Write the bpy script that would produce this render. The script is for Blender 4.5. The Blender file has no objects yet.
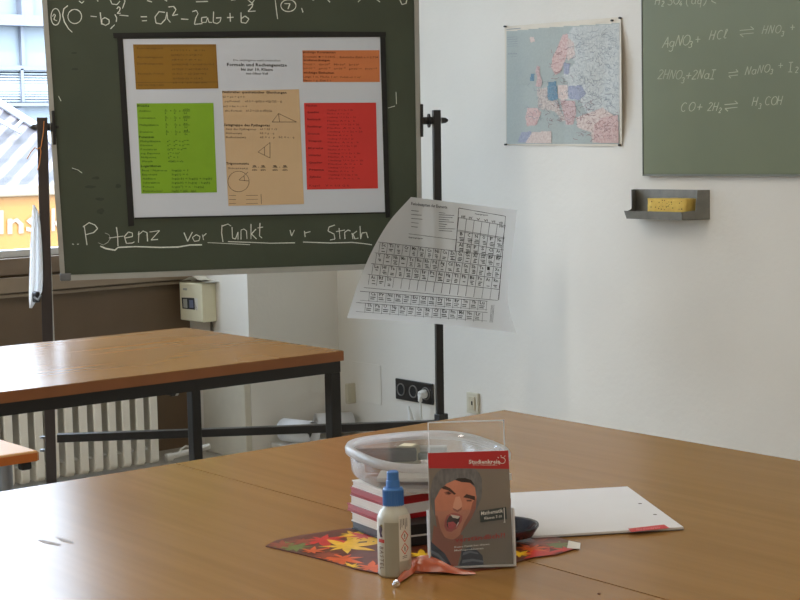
import bpy, bmesh, math, random
from mathutils import Vector, Matrix
random.seed(7)
S = bpy.context.scene
COL = S.collection

# ------------------------------------------------------------------ camera
PITCH, ROLL, YAW, FPX = 0.09716763, -0.02263522, -0.90225685, 1600.0
CAM = Vector((0, 0, 1.27))
FW = Vector((math.sin(YAW)*math.cos(PITCH), math.cos(YAW)*math.cos(PITCH), -math.sin(PITCH)))
_r0 = Vector((math.cos(YAW), -math.sin(YAW), 0)); _u0 = _r0.cross(FW)
RI = math.cos(ROLL)*_r0 + math.sin(ROLL)*_u0
UP = -math.sin(ROLL)*_r0 + math.cos(ROLL)*_u0
cd = bpy.data.cameras.new('camera'); cam = bpy.data.objects.new('camera', cd); COL.objects.link(cam)
cd.sensor_width = 36; cd.lens = FPX*36/800; cd.clip_start = .05; cd.clip_end = 200
M = Matrix.Identity(4)
for i in range(3):
    M[i][0] = RI[i]; M[i][1] = UP[i]; M[i][2] = -FW[i]; M[i][3] = CAM[i]
cam.matrix_world = M
S.camera = cam

# ------------------------------------------------------------------ world, sun, exposure
SKY_LOW, SKY_HIGH = 9.0, 20.0     # overcast sky, brighter overhead
w = bpy.data.worlds.new('world'); S.world = w; w.use_nodes = True
bg = w.node_tree.nodes['Background']
bg.inputs['Color'].default_value = (.68, .83, 1.0, 1)
bg.inputs['Strength'].default_value = 1.0
_n = w.node_tree.nodes; _l = w.node_tree.links
_tc = _n.new('ShaderNodeTexCoord'); _sx = _n.new('ShaderNodeSeparateXYZ'); _mr = _n.new('ShaderNodeMapRange')
_mr.inputs['From Min'].default_value = .25; _mr.inputs['From Max'].default_value = 1.0; _mr.inputs['To Min'].default_value = SKY_LOW; _mr.inputs['To Max'].default_value = SKY_HIGH
_l.new(_tc.outputs['Generated'], _sx.inputs[0]); _l.new(_sx.outputs['Z'], _mr.inputs['Value']); _l.new(_mr.outputs[0], bg.inputs['Strength'])
sd = bpy.data.lights.new('sun', 'SUN'); sun = bpy.data.objects.new('sun', sd); COL.objects.link(sun)
sd.energy = 5.0; sd.angle = math.radians(1); sd.color = (1, .95, .88)
sun.rotation_euler = Vector((-.45, .35, -.8)).to_track_quat('-Z', 'Y').to_euler()
sun.location = (0, 0, 12)
S.view_settings.view_transform = 'Standard'; S.view_settings.look = 'None'
S.view_settings.exposure = 0.0; S.view_settings.gamma = 1; S.view_settings.use_curve_mapping = False
S.cycles.use_denoising = True
S.cycles.max_bounces = 10; S.cycles.diffuse_bounces = 6; S.cycles.transparent_max_bounces = 16
S.cycles.sample_clamp_indirect = 6; S.cycles.caustics_reflective = False; S.cycles.caustics_refractive = False
FILL_LAMP_W = 10.0     # each added, unseen ceiling lamp

# ------------------------------------------------------------------ helpers
def lin(c):
    return tuple(((x/255)/12.92 if x/255 <= .04045 else ((x/255+.055)/1.055)**2.4) for x in c)
def ray(px, py): return FW + RI*((px-400)/FPX) - UP*((py-300)/FPX)
def onx(px, py, x): d = ray(px, py); return CAM + d*((x-CAM.x)/d.x)
def ony(px, py, y): d = ray(px, py); return CAM + d*((y-CAM.y)/d.y)
def onz(px, py, z): d = ray(px, py); return CAM + d*((z-CAM.z)/d.z)
def onplane(px, py, o, n):
    d = ray(px, py); return CAM + d*((o-CAM).dot(n)/d.dot(n))
def topx(p):
    q = Vector(p)-CAM; z = q.dot(FW); return 400+FPX*q.dot(RI)/z, 300-FPX*q.dot(UP)/z

MATS = {}
def mat(name, c, rough=.5, metal=0, var=.06, scale=20, bump=0, spec=.5, coat=0, stretch=None, trans=0, alpha=1, srgb=True, c2=None, bscale=None):
    if name in MATS: return MATS[name]
    m = bpy.data.materials.new(name); m.use_nodes = True; nt = m.node_tree; N = nt.nodes; L = nt.links
    b = N['Principled BSDF']
    if srgb: c = lin(c); c2 = lin(c2) if c2 else None
    b.inputs['Roughness'].default_value = rough; b.inputs['Metallic'].default_value = metal
    b.inputs['Specular IOR Level'].default_value = spec
    b.inputs['Coat Weight'].default_value = coat; b.inputs['Coat Roughness'].default_value = .12
    b.inputs['Transmission Weight'].default_value = trans; b.inputs['Alpha'].default_value = alpha
    tc = N.new('ShaderNodeTexCoord'); mp = N.new('ShaderNodeMapping'); no = N.new('ShaderNodeTexNoise')
    if stretch: mp.inputs['Scale'].default_value = stretch
    no.inputs['Scale'].default_value = scale; no.inputs['Detail'].default_value = 5
    L.new(tc.outputs['Object'], mp.inputs['Vector']); L.new(mp.outputs[0], no.inputs['Vector'])
    r = N.new('ShaderNodeValToRGB'); r.color_ramp.elements[0].position = .3; r.color_ramp.elements[1].position = .7
    lo = c2 if c2 else tuple(x*(1-var) for x in c); hi = c if c2 else tuple(min(1, x*(1+var)) for x in c)
    r.color_ramp.elements[0].color = (*lo, 1); r.color_ramp.elements[1].color = (*hi, 1)
    L.new(no.outputs['Fac'], r.inputs['Fac']); L.new(r.outputs['Color'], b.inputs['Base Color'])
    if bump:
        bp = N.new('ShaderNodeBump'); bp.inputs['Strength'].default_value = bump; bp.inputs['Distance'].default_value = .002
        if bscale:
            n2 = N.new('ShaderNodeTexNoise'); n2.inputs['Scale'].default_value = bscale; L.new(tc.outputs['Object'], n2.inputs['Vector']); L.new(n2.outputs['Fac'], bp.inputs['Height'])
        else: L.new(no.outputs['Fac'], bp.inputs['Height'])
        L.new(bp.outputs[0], b.inputs['Normal'])
    MATS[name] = m; return m

def clear_mat(name, tint=(1, 1, 1), refl=.12, rough=.02, diff=0, dcol=(.9, .9, .9)):
    """thin clear sheet: mostly transparent, a little gloss, optionally milky"""
    m = bpy.data.materials.new(name); m.use_nodes = True; nt = m.node_tree; N = nt.nodes; L = nt.links
    N.remove(N['Principled BSDF']); out = N['Material Output']
    t = N.new('ShaderNodeBsdfTransparent'); t.inputs[0].default_value = (*tint, 1)
    g = N.new('ShaderNodeBsdfGlossy'); g.inputs['Roughness'].default_value = rough
    lw = N.new('ShaderNodeFresnel'); lw.inputs[0].default_value = 1.45
    mul = N.new('ShaderNodeMath'); mul.operation = 'MULTIPLY'; mul.inputs[1].default_value = refl*8; mul.use_clamp = True
    L.new(lw.outputs[0], mul.inputs[0])
    mx = N.new('ShaderNodeMixShader'); L.new(mul.outputs[0], mx.inputs[0]); L.new(t.outputs[0], mx.inputs[1]); L.new(g.outputs[0], mx.inputs[2])
    last = mx
    if diff:
        d = N.new('ShaderNodeBsdfDiffuse'); d.inputs[0].default_value = (*dcol, 1)
        tl = N.new('ShaderNodeBsdfTranslucent'); tl.inputs[0].default_value = (*dcol, 1)
        m2 = N.new('ShaderNodeMixShader'); m2.inputs[0].default_value = .6; L.new(d.outputs[0], m2.inputs[1]); L.new(tl.outputs[0], m2.inputs[2])
        m3 = N.new('ShaderNodeMixShader'); m3.inputs[0].default_value = diff; L.new(mx.outputs[0], m3.inputs[1]); L.new(m2.outputs[0], m3.inputs[2]); last = m3
    L.new(last.outputs[0], out.inputs['Surface']); MATS[name] = m; return m

def wood_mat(name, c1, c2, rough=.3, axis='x', dots=False):
    m = bpy.data.materials.new(name); m.use_nodes = True; nt = m.node_tree; N = nt.nodes; L = nt.links
    b = N['Principled BSDF']; b.inputs['Roughness'].default_value = rough; b.inputs['Specular IOR Level'].default_value = .36
    tc = N.new('ShaderNodeTexCoord'); mp = N.new('ShaderNodeMapping')
    mp.inputs['Scale'].default_value = (1.2, 40, 40) if axis == 'x' else (40, 1.2, 40)
    L.new(tc.outputs['Object'], mp.inputs['Vector'])
    n1 = N.new('ShaderNodeTexNoise'); n1.inputs['Scale'].default_value = 1.2; n1.inputs['Detail'].default_value = 8; n1.inputs['Roughness'].default_value = .6; n1.inputs['Distortion'].default_value = .1
    L.new(mp.outputs[0], n1.inputs['Vector'])
    n2 = N.new('ShaderNodeTexNoise'); n2.inputs['Scale'].default_value = 2.2; n2.inputs['Detail'].default_value = 1; L.new(tc.outputs['Object'], n2.inputs['Vector'])
    mx = N.new('ShaderNodeMath'); mx.operation = 'MULTIPLY_ADD'; mx.inputs[1].default_value = .25; L.new(n2.outputs['Fac'], mx.inputs[0]); 
    m7 = N.new('ShaderNodeMath'); m7.operation = 'MULTIPLY'; m7.inputs[1].default_value = .75; L.new(n1.outputs['Fac'], m7.inputs[0]); L.new(m7.outputs[0], mx.inputs[2])
    r = N.new('ShaderNodeValToRGB'); r.color_ramp.elements[0].position = .25; r.color_ramp.elements[1].position = .75
    r.color_ramp.elements[0].color = (*lin(c1), 1); r.color_ramp.elements[1].color = (*lin(c2), 1)
    L.new(mx.outputs[0], r.inputs['Fac']); L.new(r.outputs['Color'], b.inputs['Base Color'])
    rr = N.new('ShaderNodeMapRange'); rr.inputs['To Min'].default_value = rough*.85; rr.inputs['To Max'].default_value = rough*1.2
    L.new(n2.outputs['Fac'], rr.inputs['Value']); L.new(rr.outputs[0], b.inputs['Roughness'])
    MATS[name] = m; return m

class MB:
    def __init__(s): s.v = []; s.f = []; s.m = []; s.sm = []
    def add(s, vs, fs, mi=0, smooth=False):
        o = len(s.v); s.v += [Vector(p) for p in vs]
        for f in fs: s.f.append([o+i for i in f]); s.m.append(mi); s.sm.append(smooth)
        return s
    def frombm(s, bm, mi=0, smooth=False, M=None):
        if M is not None: bmesh.ops.transform(bm, matrix=M, verts=bm.verts)
        bm.verts.index_update()
        s.add([v.co.copy() for v in bm.verts], [[v.index for v in f.verts] for f in bm.faces], mi, smooth); bm.free(); return s
    def box(s, a, b, mi=0, bev=0, M=None, seg=2):
        a = Vector(a); b = Vector(b); bm = bmesh.new(); bmesh.ops.create_cube(bm, size=1)
        sz = b-a
        bmesh.ops.scale(bm, vec=[abs(x) for x in sz], verts=bm.verts); bmesh.ops.translate(bm, vec=(a+b)/2, verts=bm.verts)
        if bev: bmesh.ops.bevel(bm, geom=bm.edges[:], offset=bev, segments=seg, profile=.5, affect='EDGES')
        return s.frombm(bm, mi, False, M)
    def prism(s, poly, d, mi=0, mside=None):
        """poly: list of 3D points, d: extrusion vector"""
        n = len(poly); P = [Vector(p) for p in poly]; Q = [p+Vector(d) for p in P]
        s.add(P+Q, [list(range(n))[::-1], list(range(n, 2*n))], mi)
        s.add(P+Q, [[i, (i+1) % n, n+(i+1) % n, n+i] for i in range(n)], mi if mside is None else mside); return s
    def bar(s, p, q, wx, wy, mi=0, up=(0, 0, 1), bev=0):
        """rectangular bar from p to q, wx wide across, wy along up"""
        p = Vector(p); q = Vector(q); z = (q-p).normalized(); x = Vector(up).cross(z)
        if x.length < 1e-4: x = Vector((1, 0, 0)).cross(z)
        x.normalize(); y = z.cross(x); L = (q-p).length
        Mx = Matrix(((x.x, y.x, z.x, p.x), (x.y, y.y, z.y, p.y), (x.z, y.z, z.z, p.z), (0, 0, 0, 1)))
        return s.box((-wx/2, -wy/2, 0), (wx/2, wy/2, L), mi, bev, Mx)
    def tube(s, pts, r, mi=0, n=10, cap=True, closed=False):
        P = [Vector(p) for p in pts]; rr = r if isinstance(r, (list, tuple)) else [r]*len(P)
        vs = []; prev = None
        for i, p in enumerate(P):
            t = (P[min(i+1, len(P)-1)]-P[max(i-1, 0)]).normalized()
            if prev is None:
                a = Vector((0, 0, 1)) if abs(t.z) < .9 else Vector((1, 0, 0)); x = a.cross(t).normalized()
            else: x = (prev - t*prev.dot(t)).normalized()
            prev = x; y = t.cross(x)
            vs += [p + (x*math.cos(2*math.pi*k/n)+y*math.sin(2*math.pi*k/n))*rr[i] for k in range(n)]
        fs = [[i*n+k, i*n+(k+1) % n, (i+1)*n+(k+1) % n, (i+1)*n+k] for i in range(len(P)-1) for k in range(n)]
        s.add(vs, fs, mi, True)
        if cap: s.add(vs, [list(range(n))[::-1], list(range(len(vs)-n, len(vs)))], mi)
        return s
    def lathe(s, prof, c=(0, 0, 0), n=32, mi=0, sx=1, sy=1, M=None, cap=True, smooth=True):
        c = Vector(c); vs = []
        for r, z in prof: vs += [Vector((c.x+r*sx*math.cos(2*math.pi*k/n), c.y+r*sy*math.sin(2*math.pi*k/n), c.z+z)) for k in range(n)]
        if M is not None: vs = [M @ v for v in vs]
        fs = [[i*n+k, i*n+(k+1) % n, (i+1)*n+(k+1) % n, (i+1)*n+k] for i in range(len(prof)-1) for k in range(n)]
        s.add(vs, fs, mi, smooth)
        if cap: s.add(vs, [list(range(n))[::-1], list(range(len(vs)-n, len(vs)))], mi)
        return s
    def strokes(s, lines, wpx, hit, mi=0, off=0):
        """flat ribbons drawn along polylines given in picture coordinates, laid on a surface by hit()"""
        parts = []
        for ln in lines:
            cur = [ln[0]]
            for i in range(1, len(ln)-1):
                a, b, c = ln[i-1], ln[i], ln[i+1]
                v1 = (b[0]-a[0], b[1]-a[1]); v2 = (c[0]-b[0], c[1]-b[1]); cur.append(b)
                L2 = (math.hypot(*v1)*math.hypot(*v2)) or 1
                if (v1[0]*v2[0]+v1[1]*v2[1])/L2 < .55: parts.append(cur); cur = [b]
            cur.append(ln[-1]); parts.append(cur)
        for ln in parts:
            n = len(ln)
            if n < 2: continue
            A = []; B = []
            for i in range(n):
                a = ln[max(i-1, 0)]; b = ln[min(i+1, n-1)]
                dx, dy = b[0]-a[0], b[1]-a[1]; L = math.hypot(dx, dy) or 1
                ww = wpx/2*random.uniform(.75, 1.2)
                nx, ny = -dy/L*ww, dx/L*ww
                A.append(hit(ln[i][0]+nx, ln[i][1]+ny)); B.append(hit(ln[i][0]-nx, ln[i][1]-ny))
            s.add(A+B, [[i, i+1, n+i+1, n+i] for i in range(n-1)], mi)
        return s
    def poly(s, pts, hit, mi=0):
        P = [hit(*p) for p in pts]; s.add(P, [list(range(len(P)))], mi); return s
    def text(s, body, x, y, h, hit, mi=0, width=None, slope=0, bold=False, mirror=False, skew=0):
        """printed words: baseline start (x,y) and cap height in picture coordinates"""
        vs, fs, W = text2d(body, bold)
        if not vs: return s
        k = h/.70; kx = (width/W) if width else k
        if mirror: vs = [(W-a, b) for a, b in vs]
        s.add([hit(x+a*kx+b*k*skew, y-b*k+slope*a*kx) for a, b in vs], fs, mi); return s
    def build(s, name, mats, parent=None, loc=None):
        base = parent['_base'] if parent is not None and '_base' in parent else None
        if loc is None: loc = Vector(base) if base is not None else sum(s.v, Vector())/max(1, len(s.v))
        loc = Vector(loc)
        me = bpy.data.meshes.new(name); me.from_pydata([v-loc for v in s.v], [], s.f)
        if not isinstance(mats, (list, tuple)): mats = [mats]
        for m in mats: me.materials.append(m)
        me.polygons.foreach_set('material_index', s.m); me.polygons.foreach_set('use_smooth', s.sm)
        me.validate(); me.update()
        o = bpy.data.objects.new(name, me); COL.objects.link(o)
        if parent is not None:
            o.parent = parent
            o['_base'] = list(loc); o.location = loc-Vector(base)
        else: o.location = loc; o['_base'] = list(loc)
        return o

_T = {}
def text2d(body, bold=False):
    key = (body, bold)
    if key in _T: return _T[key]
    cu = bpy.data.curves.new('lettering', 'FONT'); cu.body = body; cu.size = 1; cu.resolution_u = 1; cu.fill_mode = 'FRONT'
    if bold: cu.offset = .018
    o = bpy.data.objects.new('lettering', cu); COL.objects.link(o)
    bpy.context.view_layer.update()
    dg = bpy.context.evaluated_depsgraph_get(); e = o.evaluated_get(dg); me = e.to_mesh()
    vs = [(v.co.x, v.co.y) for v in me.vertices]; fs = [list(p.vertices) for p in me.polygons]
    e.to_mesh_clear(); bpy.data.objects.remove(o); bpy.data.curves.remove(cu)
    if vs:
        mn = min(a for a, b in vs); vs = [(a-mn, b) for a, b in vs]; W = max(a for a, b in vs) or 1
    else: W = 1
    _T[key] = (vs, fs, W); return _T[key]

def flush(mb, m, parent, name='chalk_writing'):
    if mb.v: mb.build(name, m, parent)
    return MB()
def tag(o, label, cat, group=None, kind=None):
    o['label'] = label; o['category'] = cat
    if group: o['group'] = group
    if kind: o['kind'] = kind
    return o
def thing(name, loc, label, cat, group=None):
    o = bpy.data.objects.new(name, None); COL.objects.link(o); o.location = loc; o['_base'] = list(loc); o.empty_display_size = .05
    return tag(o, label, cat, group)
def struct(name, mb, m, parent=None):
    o = mb.build(name, m, parent)
    if parent is None: o['kind'] = 'structure'
    return o
def flip(o): return o

# ------------------------------------------------------------------ room constants
YW = 3.95; X1 = -5.425; YR = 3.503; XN = -5.884; ZC = 3.15
XE, YS = 3.2, -4.2
ZS = .862          # window bottom
m_wall = mat('white_plaster', (225, 220, 211), .75, var=.03, scale=3, bump=.35, bscale=60)
m_ceil = mat('ceiling_paint', (232, 230, 225), .8, var=.02)
m_floor = mat('grey_linoleum', (168, 160, 146), .35, var=.08, scale=30)
m_brown = mat('brown_paint', (104, 84, 63), .5, var=.06, scale=6)
m_brown2 = mat('brown_duct', (142, 124, 104), .45, var=.05, scale=6)
m_frame = mat('window_frame_white', (225, 225, 225), .4, var=.02)

struct('floor', MB().box((XN-.2, YS-.1, -.1), (XE+.1, YW+.1, 0)), m_floor)
struct('ceiling', MB().box((XN-.2, YS-.1, ZC), (XE+.1, YW+.1, ZC+.1)), m_ceil)
struct('wall_right', MB().box((XN-.1, YW, 0), (XE+.1, YW+.12, ZC)), m_wall)
struct('wall_back', MB().box((XE, YS, 0), (XE+.12, YW, ZC)), m_wall)
struct('wall_left', MB().box((XN, YS-.12, 0), (XE, YS, ZC)), m_wall)
# corner pillar: bright reveal towards the niche, grey face towards the room
struct('wall_corner', MB().box((XN-.1, YR, 0), (X1, YW, ZC)), m_wall)
YWIN = 3.06
WINS = [(1.30, YWIN), (-.40, 1.18), (-2.10, -.52), (-3.8, -2.22)]
mb = MB().box((XN-.15, YS, ZS+.02), (XN, YS+.4, 2.9)).box((XN-.15, YWIN, ZS), (XN, YR, 2.9)).box((XN-.15, YS, 2.9), (XN, YR, ZC))
for a, b in zip(WINS[1:], WINS[:-1]): mb.box((XN-.15, a[1], ZS+.02), (XN, b[0], 2.9))
struct('wall_window', mb, m_wall)
struct('wall_parapet', MB().box((XN-.15, YS, 0), (XN, YR, ZS-.006)), m_brown)
struct('trim_1', MB().box((XN, YS, .722), (XN+.035, YR, .782), bev=.003).box((XN, YS, .703), (XN+.022, YR, .717), bev=.002), m_brown2)
struct('trim_2', MB().box((XN-.02, YS, .79), (XN+.012, YR, .856), bev=.003), mat('brown_sill_board', (122, 104, 86), .45, var=.06, scale=5))
struct('baseboard_right', MB().box((X1, YW-.012, 0), (XE, YW, .06), bev=.003), mat('baseboard_grey', (150, 145, 138), .5))
glass = clear_mat('window_glass', refl=.06)
for i, (a, b) in enumerate(WINS):
    zt = 2.9; f = MB(); t = .055
    f.box((XN-.12, a, ZS-.004), (XN-.05, b, ZS+.022)).box((XN-.12, a, zt-t), (XN-.05, b, zt)).box((XN-.12, a, ZS), (XN-.05, a+t, zt)).box((XN-.12, b-.03, ZS), (XN-.05, b, zt))
    fr = struct('window_%d' % (i+1), f, m_frame)
    MB().box((XN-.09, a+t, ZS+.022), (XN-.084, b-.03, zt-t)).build('pane', glass, fr)
    pl = bpy.data.lights.new('window_portal', 'AREA'); pl.shape = 'RECTANGLE'; pl.size = zt-ZS; pl.size_y = b-a; pl.cycles.is_portal = True
    po = bpy.data.objects.new('window_portal', pl); COL.objects.link(po); po.location = (XN-.13, (a+b)/2, (zt+ZS)/2)
    po.rotation_euler = Vector((1, 0, 0)).to_track_quat('-Z', 'Y').to_euler()

# unseen ceiling lamps above the frame, added to brighten the room
m_lampw = mat('fill_lamp_white', (235, 235, 230), .4)
m_diff = bpy.data.materials.new('lamp_diffuser'); m_diff.use_nodes = True
_b = m_diff.node_tree.nodes['Principled BSDF']; _b.inputs['Emission Color'].default_value = (1, .95, .86, 1); _b.inputs['Emission Strength'].default_value = 4
FILL_LAMPS = [(-4.0, -1.6), (-4.0, 1.2), (-1.0, -1.6), (-1.0, 1.2), (1.6, -1.6), (1.6, 1.2)]
for lx, ly in FILL_LAMPS:
    t = thing('ceiling_lamp', (lx, ly, ZC-.08), 'long white fluorescent ceiling lamp added out of frame to brighten the room', 'lamp', 'added ceiling lamps')
    MB().box((lx-.15, ly-.75, ZC-.07), (lx+.15, ly+.75, ZC-.001), bev=.008).build('housing', m_lampw, t)
    MB().box((lx-.13, ly-.73, ZC-.08), (lx+.13, ly+.73, ZC-.071)).build('diffuser', m_diff, t)
    al = bpy.data.lights.new('fill_light', 'AREA'); al.shape = 'RECTANGLE'; al.size = .28; al.size_y = 1.4; al.energy = FILL_LAMP_W*(1.9 if lx < -3 else 1.0); al.color = (1, .965, .91) if lx < -3 else (1, .88, .72)
    ao = bpy.data.objects.new('fill_light', al); COL.objects.link(ao); ao.location = (lx, ly, ZC-.09)

# ------------------------------------------------------------------ outside
XF = -20.0
def hf(px, py): return onx(px, py, XF)
zA = hf(30, 258).z - 3; zB = hf(30, 196).z; zT = hf(30, 185).z
y0, y1 = -6.0, 16.0
mor = mat('orange_fascia', (134, 88, 26), .5, var=.03, scale=1); mcr = mat('cream_gutter', (120, 104, 84), .5, var=.03, scale=1)
shop = thing('sign_band', (XF, 5, zA), 'orange shop sign band with pale rounded letters outside the window', 'sign')
MB().box((XF-.3, y0, zA), (XF, y1, zB)).build('fascia_board', mor, shop)
MB().box((XF-.3, y0, zB), (XF+.08, y1, zT), bev=.02).build('gutter', mcr, shop)
mlt = mat('sign_letter_pale', (130, 112, 98), .5, var=.02)
mb = MB(); hl = lambda a, b: onx(a, b, XF+.02)
for body, x, y, h, wd in (('l', -1.5, 233.5, 23, 5), ('n', 7.5, 233.5, 22, 16), ('s', 26, 231.5, 22, 13), ('k', 51.5, 230.5, 22, 14), ('e', -24, 234.5, 22, 14)):
    mb.text(body, x, y, h, hl, 0, width=wd, bold=True, slope=-.05)
mb.build('sign_letter', mlt, shop)
# tiled roof sloping up behind the sign band
def hr(px, py):   # plane through the gutter top, rising away
    return onplane(px, py, Vector((XF-.05, 0, zT)), Vector((.62, 0, 1)).normalized())
m_tile = bpy.data.materials.new('roof_tiles'); m_tile.use_nodes = True
nt = m_tile.node_tree; N = nt.nodes; L = nt.links; b = N['Principled BSDF']; b.inputs['Roughness'].default_value = .6
tc = N.new('ShaderNodeTexCoord'); wv = N.new('ShaderNodeTexWave'); wv.bands_direction = 'Y'; wv.inputs['Scale'].default_value = 1.5; wv.inputs['Distortion'].default_value = .3
mp = N.new('ShaderNodeMapping'); mp.inputs['Rotation'].default_value = (0, 0, .85); L.new(tc.outputs['Object'], mp.inputs[0]); L.new(mp.outputs[0], wv.inputs['Vector'])
w2 = N.new('ShaderNodeTexWave'); w2.bands_direction = 'X'; w2.inputs['Scale'].default_value = .75; w2.inputs['Distortion'].default_value = .6; L.new(tc.outputs['Object'], w2.inputs['Vector'])
r1 = N.new('ShaderNodeValToRGB'); r1.color_ramp.elements[0].position = .35; r1.color_ramp.elements[1].position = .75
r1.color_ramp.elements[0].color = (*lin((34, 28, 32)), 1); r1.color_ramp.elements[1].color = (*lin((92, 85, 90)), 1)
r2 = N.new('ShaderNodeValToRGB'); r2.color_ramp.elements[0].position = .05; r2.color_ramp.elements[1].position = .25
r2.color_ramp.elements[0].color = (*lin((130, 110, 110)), 1); r2.color_ramp.elements[1].color = (1, 1, 1, 1)
mm = N.new('ShaderNodeMix'); mm.data_type = 'RGBA'; mm.blend_type = 'MULTIPLY'; mm.inputs[0].default_value = .7
L.new(wv.outputs['Fac'], r1.inputs[0]); L.new(w2.outputs['Fac'], r2.inputs[0]); L.new(r1.outputs[0], mm.inputs[6]); L.new(r2.outputs[0], mm.inputs[7]); L.new(mm.outputs[2], b.inputs['Base Color'])
rp = [hr(-160, 186), hr(75, 186), hr(66, 158), hr(40, 132), hr(-6, 103), hr(-160, 60)]
roof = thing('tiled_roof', tuple(rp[0]), 'sunlit pinkish tiled roof seen through the window above the orange sign', 'roof')
MB().prism(rp, (0, 0, -.15)).build('tile_surface', m_tile, roof)
mb = MB(); mb.tube([rp[2]+Vector((0, 0, .05)), rp[3]+Vector((0, 0, .05)), rp[4]+Vector((0, 0, .05)), rp[5]+Vector((0, 0, .05))], .06, 0, 8)
mb.build('ridge_cap', mat('ridge_white', (140, 140, 144), .5, var=.03), roof)
mb = MB(); mb.tube([hr(-30, 112)+Vector((0, 0, .1)), hr(22, 140)+Vector((0, 0, .1))], .03, 0, 8).tube([hr(14, 136)+Vector((0, 0, .1)), hr(22, 128)+Vector((0, 0, .1))], .025, 0, 8)
mb.build('roof_rail', MATS['ridge_white'], roof)
# glass-fronted building behind
XB = -32.0
def hb(px, py, d=0): return onx(px, py, XB+d)
A = hb(-140, 240); B = hb(110, -60)
bld = thing('office_building', (XB, A.y, A.z-2), 'pale glass fronted building behind the tiled roof, seen through the window', 'building')
m_fac = mat('facade_glass', (108, 116, 122), .4, var=.08, scale=.35)
MB().box((XB-3, A.y-2, A.z-2), (XB, B.y+1, B.z+.2)).build('facade', m_fac, bld)
m_mul = mat('mullion_grey', (100, 103, 112), .5, var=.03); m_bl = mat('blind_pale', (124, 130, 136), .5, var=.04)
mb = MB()
def fquad(x0, y0_, x1, y1_, d, mi=0):
    a = hb(x0, y1_, 0); c = hb(x1, y0_, 0); mb.box((XB, min(a.y, c.y), min(a.z, c.z)), (XB+d, max(a.y, c.y), max(a.z, c.z)), mi)
for k in range(-3, 3):
    xx = 20.5+k*46
    fquad(xx-3.6, -80, xx+3.6, 18.9, .25); fquad(xx-.7, 23, xx+.7, 66, .12); fquad(xx-.7, 69, xx+.7, 102, .12); fquad(xx-.7, 108, xx+.7, 240, .12)
fquad(-140, 19, 110, 22, .3); fquad(-140, 67, 110, 68.5, .12); fquad(-140, 103, 110, 107, .2)
mb.build('mullion_grid', m_mul, bld)
mb = MB()
for k in range(12): fquad(-140, 70+k*2.75, 110, 71.6+k*2.75, .06)
mb.build('blind', m_bl, bld)
struct('ground', MB().box((-60, -40, -3.6), (XN-.4, 60, -3.5)), mat('asphalt', (120, 120, 118), .9))

# ------------------------------------------------------------------ wooden tables
m_beech = wood_mat('beech_laminate', (140, 101, 52), (158, 117, 65), .25, 'x')
m_beech_y = wood_mat('beech_laminate_long', (148, 107, 61), (158, 116, 69), .25, 'y')
m_edge = mat('table_edge_brown', (138, 86, 48), .45, var=.08, scale=8)
m_black = mat('black_steel', (24, 23, 22), .38, var=.1, scale=30)
ZT = .74
def table(label, x0, y0, x1, y1, top, along, group=None, far_in=False):
    cx, cy = (x0+x1)/2, (y0+y1)/2
    t = thing('classroom_table', (cx, cy, 0), label, 'table', group)
    th = .026
    MB().box((x0, y0, ZT-th), (x1, y1, ZT)).build('tabletop', top, t)
    e = .004
    mb = MB()   # edge banding: four thin strips
    mb.box((x1, y0, ZT-th), (x1+.0012, y1, ZT-.0015)).box((x0-.0012, y0, ZT-th), (x0, y1, ZT-.0015)).box((x0, y1, ZT-th), (x1, y1+.0012, ZT-.0015)).box((x0, y0-.0012, ZT-th), (x1, y0, ZT-.0015))
    mb.build('edge_band', m_edge, t)
    i = .006; h = ZT-th; w_ = .031
    mb = MB(); a = .03
    mb.box((x0+i, y0+i, h-a), (x1-i, y0+i+.03, h)).box((x0+i, y1-i-.03, h-a), (x1-i, y1-i, h)).box((x0+i, y0+i+.03, h-a), (x0+i+.03, y1-i-.03, h)).box((x1-i-.03, y0+i+.03, h-a), (x1-i, y1-i-.03, h))
    mb.build('apron', m_black, t)
    for lx in (x0+(.055 if far_in else i), x1-i-w_):
        for ly in (y0+i, y1-i-w_):
            MB().box((lx, ly, .012), (lx+w_, ly+w_, h-a), bev=.003).build('leg', m_black, t)
            MB().box((lx-.002, ly-.002, 0), (lx+w_+.002, ly+w_+.002, .012)).build('foot_cap', mat('black_plastic', (18, 18, 18), .5), t)
    return t
table('large beech table nearest the map wall, holding the white paper pad', -2.338, 1.3545, -.74, 2.105, m_beech, 'x')
table('beech table in the foreground, its long seam running beside the glue bottle', -2.338, .60, -.74, 1.3515, m_beech, 'x')
table('long beech table with black steel legs in front of the revolving chalkboard', -4.118, .835, -3.325, 2.435, m_beech_y, 'y', far_in=True)
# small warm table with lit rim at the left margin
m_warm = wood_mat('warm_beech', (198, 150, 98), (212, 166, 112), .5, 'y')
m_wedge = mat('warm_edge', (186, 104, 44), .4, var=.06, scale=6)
t = thing('side_table', (-2.95, .9, 0), 'small orange beech table on thin steel legs at the left edge of the photo', 'table')
MB().box((-3.24, .62, ZT-.019), (-2.617, 1.237, ZT), bev=.004).build('tabletop', [m_warm], t)
MB().box((-2.6169, .624, ZT-.0185), (-2.6150, 1.233, ZT-.0035)).box((-3.236, 1.237, ZT-.0185), (-2.621, 1.2385, ZT-.0035)).build('edge_band', m_wedge, t)
m_chrome = mat('brushed_steel', (150, 156, 165), .3, metal=.8, var=.05)
for lx in (-3.2, -2.70):
    for ly in (.66, onx(6, 478, -2.70).y):
        MB().tube([(lx, ly, .01), (lx, ly, ZT-.02)], .0125, 0, 12).build('leg', m_chrome, t)
        MB().tube([(lx, ly, 0), (lx, ly, .03)], .0165, 0, 12).build('foot_cap', mat('black_plastic', (18, 18, 18), .5), t)
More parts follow.
